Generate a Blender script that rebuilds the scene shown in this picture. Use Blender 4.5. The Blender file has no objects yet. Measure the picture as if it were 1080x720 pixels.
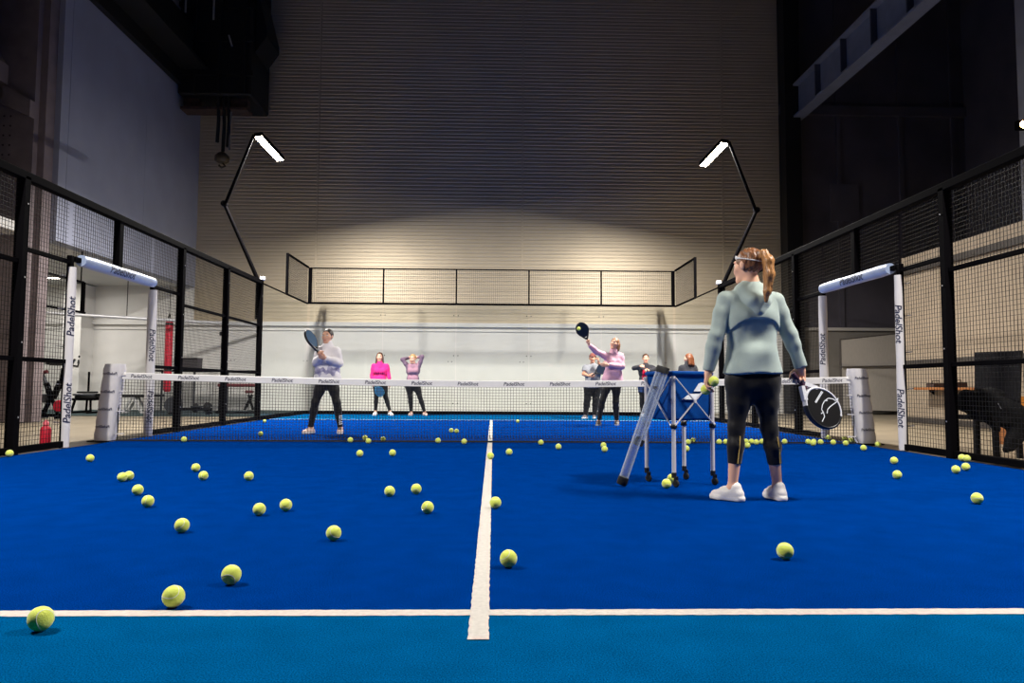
import bpy, bmesh, math, random
import numpy as np
from mathutils import Vector, Matrix
random.seed(7); rng = np.random.default_rng(7)
SC = bpy.context.scene
COL = SC.collection
V3 = lambda *a: np.array(a, float)
def nrm(v): v = np.asarray(v, float); return v / (np.linalg.norm(v) + 1e-12)

# ------------------------------------------------------------------ camera
FPX = 764.4; CAM = V3(.0348, -9.8545, .7488)
_pit, _yaw, _rol = .0630, .0254, .0056
_F = V3(math.sin(_yaw)*math.cos(_pit), math.cos(_yaw)*math.cos(_pit), math.sin(_pit))
_R = V3(math.cos(_yaw), -math.sin(_yaw), 0)
_U = np.cross(_R, _F)
_R2 = _R*math.cos(_rol) + _U*math.sin(_rol)
_U2 = -_R*math.sin(_rol) + _U*math.cos(_rol)
cd = bpy.data.cameras.new('camera'); cam = bpy.data.objects.new('camera', cd); COL.objects.link(cam)
cd.sensor_width = 36; cd.lens = 36*FPX/1080; cd.clip_start = .05; cd.clip_end = 200
m = Matrix.Identity(4)
for i in range(3):
    m[i][0] = _R2[i]; m[i][1] = _U2[i]; m[i][2] = -_F[i]; m[i][3] = CAM[i]
cam.matrix_world = m
SC.camera = cam
def ray(px, py): return _F + _R2*((px-540)/FPX) + _U2*((360-py)/FPX)
def atG(px, Y, z=0.):                    # the point of court depth Y and level z in that column of the photograph
    lo_, hi_ = 100., 720.
    for _ in range(40):
        m_ = (lo_+hi_)/2; q = atY(px, m_, Y)
        if q[2] > z: lo_ = m_
        else: hi_ = m_
    q[2] = z; return q
def at(px, py, z=0.):                    # the point of the level z seen at a spot of the photograph
    d = ray(px, py); return CAM + d*((z-CAM[2])/d[2])
def atY(px, py, Y):                      # the point at court depth Y seen there
    d = ray(px, py); return CAM + d*((Y-CAM[1])/d[1])
def atX(px, py, X):
    d = ray(px, py); return CAM + d*((X-CAM[0])/d[0])

# ------------------------------------------------------------------ materials
def lin(c): return tuple(((v/255)/12.92 if v/255 <= .04045 else ((v/255+.055)/1.055)**2.4) for v in c)
MATS = {}
def mat(name, rgb, rough=.6, metal=0., var=0., vscale=20., bump=0., bscale=200., spec=.5, alpha=1., emit=None, estr=0., sheen=0., coat=0., var2=None, stretch=None):
    if name in MATS: return MATS[name]
    M = bpy.data.materials.new(name); M.use_nodes = True
    nt = M.node_tree; b = nt.nodes['Principled BSDF']
    c = lin(rgb)
    b.inputs['Base Color'].default_value = (*c, 1)
    b.inputs['Roughness'].default_value = rough; b.inputs['Metallic'].default_value = metal
    b.inputs['Specular IOR Level'].default_value = spec
    b.inputs['Sheen Weight'].default_value = sheen; b.inputs['Coat Weight'].default_value = coat
    tc = nt.nodes.new('ShaderNodeTexCoord'); vec = tc.outputs['Object']
    if stretch:
        mp = nt.nodes.new('ShaderNodeMapping'); mp.inputs['Scale'].default_value = stretch
        nt.links.new(vec, mp.inputs['Vector']); vec = mp.outputs['Vector']
    if var:
        n = nt.nodes.new('ShaderNodeTexNoise'); n.inputs['Scale'].default_value = vscale; n.inputs['Detail'].default_value = 5
        nt.links.new(vec, n.inputs['Vector'])
        r = nt.nodes.new('ShaderNodeMix'); r.data_type = 'RGBA'
        c2 = lin(var2) if var2 else None
        r.inputs[6].default_value = (*[v*(1-var) for v in c], 1)
        r.inputs[7].default_value = (*(c2 if c2 else [min(1, v*(1+var)) for v in c]), 1)
        cr = nt.nodes.new('ShaderNodeMapRange'); cr.inputs[1].default_value = .3; cr.inputs[2].default_value = .7
        nt.links.new(n.outputs['Fac'], cr.inputs[0]); nt.links.new(cr.outputs[0], r.inputs[0])
        nt.links.new(r.outputs[2], b.inputs['Base Color'])
    if bump:
        n2 = nt.nodes.new('ShaderNodeTexNoise'); n2.inputs['Scale'].default_value = bscale; n2.inputs['Detail'].default_value = 3
        nt.links.new(vec, n2.inputs['Vector'])
        bp = nt.nodes.new('ShaderNodeBump'); bp.inputs['Strength'].default_value = bump; bp.inputs['Distance'].default_value = .01
        nt.links.new(n2.outputs['Fac'], bp.inputs['Height']); nt.links.new(bp.outputs['Normal'], b.inputs['Normal'])
    if emit:
        b.inputs['Emission Color'].default_value = (*lin(emit), 1); b.inputs['Emission Strength'].default_value = estr
    MATS[name] = M
    return M
def glassmat(name, tint=(.97,.985,.98), ior=1.45, rough=.0):
    M = bpy.data.materials.new(name); M.use_nodes = True; nt = M.node_tree; nt.nodes.clear()
    o = nt.nodes.new('ShaderNodeOutputMaterial'); t = nt.nodes.new('ShaderNodeBsdfTransparent'); g = nt.nodes.new('ShaderNodeBsdfGlossy')
    f = nt.nodes.new('ShaderNodeFresnel'); x = nt.nodes.new('ShaderNodeMixShader')
    t.inputs[0].default_value = (*tint, 1); g.inputs['Roughness'].default_value = rough; f.inputs[0].default_value = ior
    ge = nt.nodes.new('ShaderNodeNewGeometry'); su = nt.nodes.new('ShaderNodeMath'); su.operation = 'SUBTRACT'; su.inputs[0].default_value = 1.; mu = nt.nodes.new('ShaderNodeMath'); mu.operation = 'MULTIPLY'
    nt.links.new(ge.outputs['Backfacing'], su.inputs[1]); nt.links.new(su.outputs[0], mu.inputs[0]); nt.links.new(f.outputs[0], mu.inputs[1]); nt.links.new(mu.outputs[0], x.inputs[0]); nt.links.new(t.outputs[0], x.inputs[1]); nt.links.new(g.outputs[0], x.inputs[2]); nt.links.new(x.outputs[0], o.inputs[0])
    return M
black_metal = mat('black_powder_coat', (7,6,8), .8, 0., spec=.03)
wire_black = mat('black_wire', (20,20,22), .38, .4)
white_pad = mat('white_vinyl', (214,211,212), .5, var=.04, vscale=8, bump=.12, bscale=14)
pad_blue = mat('pale_blue_vinyl', (158,174,204), .4, var=.1, vscale=6, bump=.15, bscale=12)
navy_ink = mat('navy_ink', (18,24,62), .5)
strap_grey = mat('grey_strap', (60,60,66), .7)
white_band = mat('white_net_tape', (232,230,228), .6, var=.03, vscale=10)
alu = mat('brushed_aluminium', (196,196,202), .32, .85, var=.05, vscale=40)
black_plastic = mat('black_plastic', (18,18,20), .45)
blue_fabric = mat('blue_fabric', (2,62,132), .85, spec=.1, var=.12, vscale=12, bump=.3, bscale=25)
white_print = mat('white_print', (228,232,236), .5)
rubber = mat('black_rubber', (14,14,15), .8)
lamp_glow = mat('lamp_diffuser', (255,248,236), .4, emit=(255,238,214), estr=42)
skin = mat('skin', (214,164,138), .5, var=.06, vscale=14, spec=.35)
skin2 = mat('skin_warm', (196,142,114), .5, var=.06, vscale=14, spec=.35)
lipm = mat('lips', (186,108,100), .45)
browm = mat('brows', (74,50,36), .8)
eyew = mat('eye_white', (226,222,216), .3)
eyed = mat('eye_dark', (38,26,20), .25)
grip_purple = mat('maroon_grip_tape', (74,34,58), .8, bump=.2, bscale=120)

# ------------------------------------------------------------------ objects
def link(o, parent=None):
    COL.objects.link(o)
    if parent is not None: o.parent = parent
    return o
def tag(o, label=None, cat=None, group=None, kind=None):
    if label: o['label'] = label
    if cat: o['category'] = cat
    if group: o['group'] = group
    if kind: o['kind'] = kind
    return o
def empty(name, loc, rz=0.):
    o = bpy.data.objects.new(name, None); o.location = loc; o.rotation_euler = (0, 0, rz); o.empty_display_size = .1
    return link(o)
def children(o): return [c for c in COL.objects if c.parent is o]
def copy_tree(o, parent=None):
    kids = children(o)
    c = o.copy(); COL.objects.link(c)
    if parent is not None: c.parent = parent
    for k in kids: copy_tree(k, c)
    return c

_text_cache = {}
def text_tris(s, size=1., shear=.18, bold=.012):
    """flat triangles of a line of lettering, centred, height of a capital = size"""
    key = (s, shear, bold)
    if key not in _text_cache:
        cu = bpy.data.curves.new('lettering', 'FONT'); cu.body = s; cu.size = 1.; cu.shear = shear; cu.offset = bold; cu.resolution_u = 3
        cu.align_x = 'CENTER'; cu.align_y = 'CENTER'; cu.space_character = .98
        o = bpy.data.objects.new('lettering', cu); COL.objects.link(o)
        dg = bpy.context.evaluated_depsgraph_get(); dg.update()
        me = o.evaluated_get(dg).to_mesh(); bm = bmesh.new(); bm.from_mesh(me)
        for q in np.arange(-.5, .51, .07): bmesh.ops.bisect_plane(bm, geom=bm.verts[:]+bm.edges[:]+bm.faces[:], plane_co=(0,q,0), plane_no=(0,1,0))
        bm.verts.index_update()
        vs = [(v.co.x, v.co.y) for v in bm.verts]; fs = [tuple(v.index for v in p.verts) for p in bm.faces]; bm.free()
        o.evaluated_get(dg).to_mesh_clear()
        bpy.data.objects.remove(o); bpy.data.curves.remove(cu)
        _text_cache[key] = (vs, fs)
    vs, fs = _text_cache[key]
    k = size/.7
    return [(x*k, y*k) for x, y in vs], fs

class MB:
    """collects shapes and links them as one mesh object"""
    def __init__(s): s.v = []; s.f = []; s.m = []; s.sm = []
    def add(s, vs, fs, mi=0, smooth=False):
        o = len(s.v); s.v.extend([tuple(float(c) for c in v) for v in vs])
        for f in fs: s.f.append(tuple(i+o for i in f)); s.m.append(mi); s.sm.append(smooth)
        return s
    def obox(s, c, X, Y, Z, mi=0):
        c = V3(*c); X = V3(*X); Y = V3(*Y); Z = V3(*Z)
        vs = [c+a*X+b*Y+d*Z for a in (-1,1) for b in (-1,1) for d in (-1,1)]
        return s.add(vs, [(0,1,3,2),(4,6,7,5),(0,4,5,1),(2,3,7,6),(0,2,6,4),(1,5,7,3)], mi)
    def box(s, a, b, mi=0):
        a = V3(*a); b = V3(*b); h = (b-a)/2
        return s.obox((a+b)/2, (h[0],0,0), (0,h[1],0), (0,0,h[2]), mi)
    def rbox(s, a, b, r=.01, mi=0):          # a box with chamfered edges
        a = V3(*a); b = V3(*b); r = min(r, *((b-a)*.45))
        vs = []; idx = {}
        for i in (0,1):
            for j in (0,1):
                for k in (0,1):
                    for ax in range(3):
                        p = [(a,b)[i][0], (a,b)[j][1], (a,b)[k][2]]; sg = [1-2*i, 1-2*j, 1-2*k]
                        for q in range(3):
                            if q != ax: p[q] += sg[q]*r
                        idx[i,j,k,ax] = len(vs); vs.append(p)
        fs = []
        for ax in range(3):
            o = [q for q in range(3) if q != ax]
            for e in (0,1):
                loop = []
                for (u, w) in ((0,0),(1,0),(1,1),(0,1)):
                    c = [0,0,0]; c[ax] = e; c[o[0]] = u; c[o[1]] = w; loop.append(idx[(*c, ax)])
                fs.append(tuple(loop))
            for (u, w) in ((0,0),(1,0),(1,1),(0,1)):     # edges along ax
                c0 = [0,0,0]; c0[o[0]] = u; c0[o[1]] = w; c1 = list(c0); c1[ax] = 1
                fs.append((idx[(*c0, o[0])], idx[(*c0, o[1])], idx[(*c1, o[1])], idx[(*c1, o[0])]))
        for i in (0,1):
            for j in (0,1):
                for k in (0,1): fs.append((idx[i,j,k,0], idx[i,j,k,1], idx[i,j,k,2]))
        return s.add(vs, fs, mi)
    def bar(s, a, b, w, h=None, up=(0,0,1), mi=0):
        a = V3(*a); b = V3(*b); h = w if h is None else h
        d = nrm(b-a); up = V3(*up)
        if abs(d@up) > .98: up = V3(0,1,0) if abs(d[1]) < .9 else V3(1,0,0)
        x = nrm(np.cross(d, up)); y = np.cross(x, d)
        return s.obox((a+b)/2, x*w/2, (b-a)/2, y*h/2, mi)
    def tube(s, pts, r, seg=10, mi=0, cap=True, closed=False):
        pts = [V3(*p) for p in pts]; n = len(pts)
        rs = r if hasattr(r, '__len__') else [r]*n
        vs = []; fs = []; prev = None
        for i, p in enumerate(pts):
            if closed: d = nrm(pts[(i+1) % n]-pts[i-1])
            else: d = nrm(pts[min(i+1, n-1)]-pts[max(i-1, 0)])
            if prev is None:
                a = V3(0,0,1) if abs(d[2]) < .9 else V3(1,0,0)
                x = nrm(np.cross(d, a))
            else:
                x = nrm(prev - d*(prev@d))
            prev = x; y = np.cross(d, x)
            for k in range(seg):
                t = 2*math.pi*k/seg; vs.append(p+(x*math.cos(t)+y*math.sin(t))*rs[i])
        for i in range(n if closed else n-1):
            for k in range(seg):
                a = i*seg+k; b = i*seg+(k+1) % seg; j = ((i+1) % n)*seg
                fs.append((a, b, j+(k+1) % seg, j+k))
        s.add(vs, fs, mi, True)
        if cap and not closed:
            s.add(vs[:seg], [tuple(range(seg))[::-1]], mi); s.add(vs[-seg:], [tuple(range(seg))], mi)
        return s
    def cone(s, a, b, ra, rb, seg=16, mi=0): return s.tube([a, b], [ra, rb], seg, mi)
    def lathe(s, c, prof, seg=20, axis=(0,0,1), mi=0):       # prof: (radius, height)
        c = V3(*c); d = nrm(axis); a = V3(0,0,1) if abs(d[2]) < .9 else V3(1,0,0)
        x = nrm(np.cross(d, a)); y = np.cross(d, x); vs = []; fs = []
        for r, h in prof:
            for k in range(seg):
                t = 2*math.pi*k/seg; vs.append(c+d*h+(x*math.cos(t)+y*math.sin(t))*r)
        for i in range(len(prof)-1):
            for k in range(seg): fs.append((i*seg+k, i*seg+(k+1) % seg, (i+1)*seg+(k+1) % seg, (i+1)*seg+k))
        s.add(vs, fs, mi, True)
        s.add(vs[:seg], [tuple(range(seg))[::-1]], mi); s.add(vs[-seg:], [tuple(range(seg))], mi)
        return s
    def sphere(s, c, r, seg=16, rings=10, mi=0, scale=(1,1,1)):
        c = V3(*c); sc = V3(*scale)*r; vs = [c+V3(0,0,1)*sc]; fs = []
        for i in range(1, rings):
            p = math.pi*i/rings
            for k in range(seg):
                t = 2*math.pi*k/seg; vs.append(c+V3(math.sin(p)*math.cos(t), math.sin(p)*math.sin(t), math.cos(p))*sc)
        vs.append(c-V3(0,0,1)*sc); L = len(vs)-1
        for k in range(seg):
            fs.append((0, 1+k, 1+(k+1) % seg)); b = 1+(rings-2)*seg; fs.append((L, b+(k+1) % seg, b+k))
        for i in range(rings-2):
            for k in range(seg):
                a = 1+i*seg; fs.append((a+k, a+seg+k, a+seg+(k+1) % seg, a+(k+1) % seg))
        return s.add(vs, fs, mi, True)
    def prism(s, poly, o, X, Y, N, mi=0, smooth=False):       # polygon in the plane (o, X, Y) given thickness N
        o = V3(*o); X = V3(*X); Y = V3(*Y); N = V3(*N); n = len(poly)
        A = [o+X*p[0]+Y*p[1] for p in poly]; B = [a+N for a in A]
        s.add(A+B, [tuple(range(n))[::-1], tuple(range(n, 2*n))], mi)
        return s.add(A+B, [(i, (i+1) % n, n+(i+1) % n, n+i) for i in range(n)], mi, smooth)
    def text(s, txt, o, X, Y, size, mi, shear=.18, bold=.012, wrap=None):
        vs, fs = text_tris(txt, size, shear, bold)
        if not wrap: o = V3(*o); X = V3(*X); Y = V3(*Y)
        pts = [wrap(x, y) if wrap else o+X*x+Y*y for x, y in vs]
        return s.add(pts, fs, mi)
    def build(s, name, mats, parent=None, loc=None):
        """vertices are world coordinates; loc (or the parent's base) becomes the object's origin"""
        me = bpy.data.meshes.new(name)
        base = V3(0,0,0)
        if loc is not None: base = V3(*loc)
        vs = [tuple(V3(*v)-base) for v in s.v] if loc is not None else s.v
        me.from_pydata(vs, [], s.f)
        if not isinstance(mats, (list, tuple)): mats = [mats]
        for mm in mats: me.materials.append(mm)
        me.polygons.foreach_set('material_index', s.m); me.polygons.foreach_set('use_smooth', s.sm)
        me.update()
        o = bpy.data.objects.new(name, me)
        if loc is not None: o.location = loc
        link(o)
        if parent is not None:
            o.parent = parent
            pm = Matrix.LocRotScale(parent.location, parent.rotation_euler, parent.scale)
            if parent.parent is not None:
                q = parent.parent; pm = Matrix.LocRotScale(q.location, q.rotation_euler, q.scale) @ parent.matrix_parent_inverse @ pm
            o.matrix_parent_inverse = pm.inverted()
        return o

# ------------------------------------------------------------------ smooth bodies (distance fields turned into quads)
def _bbox(P):
    k = P[0]
    if k == 'cap':
        a, b, r = P[1], P[2], max(P[3], P[4]); return np.minimum(a,b)-r, np.maximum(a,b)+r
    if k == 'ell': r = max(P[2]); return P[1]-r, P[1]+r
def cap(a, b, ra, rb=None, k=.02): return ('cap', np.asarray(a, float), np.asarray(b, float), ra, ra if rb is None else rb, k)
def ell(c, r, R=None, k=.02): return ('ell', np.asarray(c, float), np.asarray(r, float), R, k)
def _dist(P, X, Y, Z):
    if P[0] == 'cap':
        a, b, ra, rb = P[1:5]; ab = b-a; L = float(ab@ab)+1e-12
        dx, dy, dz = X-a[0], Y-a[1], Z-a[2]
        t = np.clip((dx*ab[0]+dy*ab[1]+dz*ab[2])/L, 0, 1)
        return np.sqrt((dx-t*ab[0])**2+(dy-t*ab[1])**2+(dz-t*ab[2])**2)-(ra+(rb-ra)*t)
    c, r, R = P[1:4]
    dx, dy, dz = X-c[0], Y-c[1], Z-c[2]
    if R is not None:
        dx, dy, dz = (R[0][0]*dx+R[0][1]*dy+R[0][2]*dz, R[1][0]*dx+R[1][1]*dy+R[1][2]*dz, R[2][0]*dx+R[2][1]*dy+R[2][2]*dz)
    k0 = np.sqrt((dx/r[0])**2+(dy/r[1])**2+(dz/r[2])**2); k1 = np.sqrt((dx/r[0]**2)**2+(dy/r[1]**2)**2+(dz/r[2]**2)**2)+1e-9
    return k0*(k0-1)/k1
def field(groups, vox, noise=None, gk=.02, pad=.03):
    """groups: list of (prims, clips); returns values, origin"""
    lo = np.min([_bbox(p)[0] for g in groups for p in g[0]], 0)-pad; hi = np.max([_bbox(p)[1] for g in groups for p in g[0]], 0)+pad
    n = np.ceil((hi-lo)/vox).astype(int)+1
    ax = [lo[i]+vox*np.arange(n[i]) for i in range(3)]
    D = np.full(n, 1., np.float32)
    for prims, clips in groups:
        G = np.full(n, 1., np.float32)
        for P in prims:
            k = P[-1]; a, b = _bbox(P); mgn = k+2.5*vox+.012
            i0 = np.clip(((a-mgn-lo)/vox).astype(int), 0, n-1); i1 = np.clip(np.ceil((b+mgn-lo)/vox).astype(int)+1, 1, n)
            sl = tuple(slice(i0[q], i1[q]) for q in range(3))
            X = ax[0][sl[0], None, None]; Y = ax[1][None, sl[1], None]; Z = ax[2][None, None, sl[2]]
            d = _dist(P, X, Y, Z); g = G[sl]
            h = np.maximum(k-np.abs(d-g), 0)/k
            G[sl] = np.minimum(d, g)-h*h*k*.25
        for c in clips:
            X = ax[0][:, None, None]; Y = ax[1][None, :, None]; Z = ax[2][None, None, :]
            G = np.maximum(G, c(X, Y, Z).astype(np.float32)+0*G)
        h = np.maximum(gk-np.abs(D-G), 0)/gk
        D = np.minimum(D, G)-h*h*gk*.25
    if noise is not None:
        D = D+noise(ax[0][:, None, None], ax[1][None, :, None], ax[2][None, None, :]).astype(np.float32)
    D[0]=D[-1]=1; D[:,0]=D[:,-1]=1; D[:,:,0]=D[:,:,-1]=1
    return D, lo
def surface(D, lo, vox, smooth=2):
    s = D < 0; nx, ny, nz = D.shape
    cnt = np.zeros((nx-1, ny-1, nz-1), np.int8)
    for i in (0,1):
        for j in (0,1):
            for k in (0,1): cnt += s[i:nx-1+i, j:ny-1+j, k:nz-1+k]
    act = (cnt > 0) & (cnt < 8)
    I = np.argwhere(act); idx = np.full(act.shape, -1, np.int64); idx[act] = np.arange(len(I))
    acc = np.zeros((len(I), 3)); num = np.zeros(len(I))
    cor = [(i,j,k) for i in (0,1) for j in (0,1) for k in (0,1)]
    for a in cor:
        for q in range(3):
            if a[q] == 0:
                b = list(a); b[q] = 1
                va = D[I[:,0]+a[0], I[:,1]+a[1], I[:,2]+a[2]].astype(float); vb = D[I[:,0]+b[0], I[:,1]+b[1], I[:,2]+b[2]].astype(float)
                m_ = (va < 0) != (vb < 0); t = np.where(m_, va/(va-vb+1e-12), 0)
                p = np.tile(np.array(a, float), (len(I), 1)); p[:, q] += t
                acc[m_] += p[m_]; num[m_] += 1
    vs = lo+vox*(I+acc/num[:, None])
    faces = []
    for q in range(3):
        o = [r for r in range(3) if r != q]
        sl0 = [slice(None)]*3; sl1 = [slice(None)]*3; sl0[q] = slice(0, -1); sl1[q] = slice(1, None)
        ch = s[tuple(sl0)] != s[tuple(sl1)]
        E_ = np.argwhere(ch); E_ = E_[(E_[:, o[0]] > 0) & (E_[:, o[1]] > 0) & (E_[:, o[0]] < D.shape[o[0]]-1) & (E_[:, o[1]] < D.shape[o[1]]-1)]
        ins = s[E_[:,0], E_[:,1], E_[:,2]]
        def cell(du, dv):
            c = E_.copy(); c[:, o[0]] += du; c[:, o[1]] += dv; return idx[c[:,0], c[:,1], c[:,2]]
        quad = np.stack([cell(-1,-1), cell(0,-1), cell(0,0), cell(-1,0)], 1)
        flip = ins if q != 1 else ~ins
        quad[~flip] = quad[~flip][:, ::-1]
        faces.append(quad)
    F_ = np.concatenate(faces); F_ = F_[(F_ >= 0).all(1)]
    for _ in range(smooth):
        acc = np.zeros_like(vs); num = np.zeros(len(vs))
        for a, b in ((0,1),(1,2),(2,3),(3,0)):
            np.add.at(acc, F_[:,a], vs[F_[:,b]]); np.add.at(acc, F_[:,b], vs[F_[:,a]]); np.add.at(num, F_[:,a], 1); np.add.at(num, F_[:,b], 1)
        vs = vs*.5+.5*acc/np.maximum(num, 1)[:, None]
    return vs, F_
def mesh_np(name, vs, F_, mats, mi=None, parent=None, loc=None):
    me = bpy.data.meshes.new(name); vs = np.asarray(vs, float)
    if loc is not None: vs = vs-np.asarray(loc, float)
    me.vertices.add(len(vs)); me.vertices.foreach_set('co', vs.ravel())
    me.loops.add(F_.size); me.loops.foreach_set('vertex_index', F_.astype(np.int32).ravel())
    me.polygons.add(len(F_)); me.polygons.foreach_set('loop_start', np.arange(0, F_.size, 4, dtype=np.int32))
    me.polygons.foreach_set('use_smooth', np.ones(len(F_), bool))
    if not isinstance(mats, (list, tuple)): mats = [mats]
    for mm in mats: me.materials.append(mm)
    if mi is not None: me.polygons.foreach_set('material_index', np.asarray(mi, np.int32))
    me.update(calc_edges=True); me.validate()
    o = bpy.data.objects.new(name, me)
    if loc is not None: o.location = tuple(loc)
    link(o)
    if parent is not None:
        o.parent = parent
        o.matrix_parent_inverse = Matrix.LocRotScale(parent.location, parent.rotation_euler, parent.scale).inverted()
    return o
def solid(name, groups, vox, mats, matf=None, noise=None, smooth=2, parent=None, loc=None, gk=.02):
    D, lo = field(groups, vox, noise, gk); vs, F_ = surface(D, lo, vox, smooth)
    mi = matf(vs[F_].mean(1)) if matf is not None else None
    return mesh_np(name, vs, F_, mats, mi, parent, loc)
# ------------------------------------------------------------------ people
def fabric(name, rgb, **k): return mat(name, rgb, k.pop('rough', .85), var=k.pop('var', .1), vscale=k.pop('vscale', 9), bump=k.pop('bump', .25), bscale=k.pop('bscale', 60), sheen=k.pop('sheen', .15), spec=.2, **k)
def folds(amp, f=1., seed=0, zmax=9.):
    def n(X, Y, Z):
        a = np.sin(31*f*Z+9*f*X+seed+1.7*np.sin(13*f*X+seed))*np.sin(17*f*X+11*f*Y+2*seed)
        b = np.sin(23*f*Z-19*f*X+14*f*Y+3*seed)
        return amp*(.6*a+.4*b)*(Z < zmax)
    return n
def plane_keep(p, n):                       # keeps the side the normal points away from
    p = np.asarray(p, float); n = nrm(n)
    return lambda X, Y, Z: (X-p[0])*n[0]+(Y-p[1])*n[1]+(Z-p[2])*n[2]
def rot_about(v, ax, a):
    ax = nrm(ax); return v*math.cos(a)+np.cross(ax, v)*math.sin(a)+ax*(ax@v)*(1-math.cos(a))
def hand(wr, d, n, thumb, curl, sc=1., spread=.0, thumb_curl=.5):
    """a palm and five fingers: d points from wrist to knuckles, n out of the palm, thumb is the side of the thumb (unit vector)"""
    d = nrm(d); n = nrm(n-d*(n@d)); s = nrm(np.cross(d, n)); s = s if s@thumb > 0 else -s
    P = [cap(wr-d*.03*sc, wr+d*.02*sc, .024*sc, .025*sc, .015)]
    offs = [.031, .0105, -.0105, -.030]; lens = [.070, .078, .072, .056]; kn = [.088, .092, .088, .080]
    if not hasattr(curl[0], '__len__'): curl = [curl]*4
    for i in range(4):
        k = wr+d*kn[i]*sc+s*offs[i]*sc
        P.append(cap(wr+d*.02*sc+s*offs[i]*.6*sc, k, .0135*sc, .0115*sc, .016))
        a = 0.; p = k; fd = nrm(d+s*offs[i]*spread*12)
        for j, fr in enumerate((.46, .30, .24)):
            a += curl[i][j]; v = rot_about(fd, np.cross(fd, n), a)
            q = p+v*lens[i]*fr*sc
            P.append(cap(p, q, (.0098-.0009*j)*sc, (.0090-.0010*j)*sc, .004)); p = q
    t0 = wr+d*.022*sc+s*.026*sc; t1 = t0+nrm(d*.75+s*.75+n*.25)*.038*sc
    v2 = nrm(d*.95+s*(.45-thumb_curl*.5)+n*(.2+thumb_curl*.8)); t2 = t1+v2*.032*sc; t3 = t2+nrm(v2+n*.4*thumb_curl)*.026*sc
    P += [cap(t0, t1, .0155*sc, .0125*sc, .014), cap(t1, t2, .0112*sc, .0102*sc, .006), cap(t2, t3, .0102*sc, .0085*sc, .005)]
    return P
def head_frame(f, up):
    f = nrm(f); u = nrm(np.asarray(up, float)-f*(np.asarray(up, float)@f)); s = np.cross(u, f)     # s: the figure's own left
    return f, u, s
def head_prims(c, f, u, s):
    R = np.array([s, f, u]); L = lambda a, b, e: c+s*a+f*b+u*e
    P = [ell(L(0,-.012,.022), (.074,.094,.090), R, .02), ell(L(0,.028,-.045), (.056,.062,.066), R, .03), cap(L(-.02,.062,-.098), L(.02,.062,-.098), .022, .022, .03),
         cap(L(0,.083,.012), L(0,.103,-.026), .008, .0125, .012), cap(L(-.011,.091,-.03), L(.011,.091,-.03), .008, .008, .008),
         cap(L(-.048,.05,-.018), L(-.03,.07,-.035), .022, .02, .025), cap(L(.048,.05,-.018), L(.03,.07,-.035), .022, .02, .025),
         cap(L(-.045,.072,.03), L(.045,.072,.03), .011, .011, .014),
         ell(L(-.032,.076,.008), (.015,.012,.011), R, .006), ell(L(.032,.076,.008), (.015,.012,.011), R, .006),
         cap(L(-.018,.083,-.061), L(.018,.083,-.061), .0085, .0085, .008), cap(L(-.014,.082,-.071), L(.014,.082,-.071), .0085, .0085, .008)]
    for e in (-1, 1): P.append(ell(L(e*.077,-.012,-.006), (.012,.02,.032), R, .008))
    return P
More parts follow.
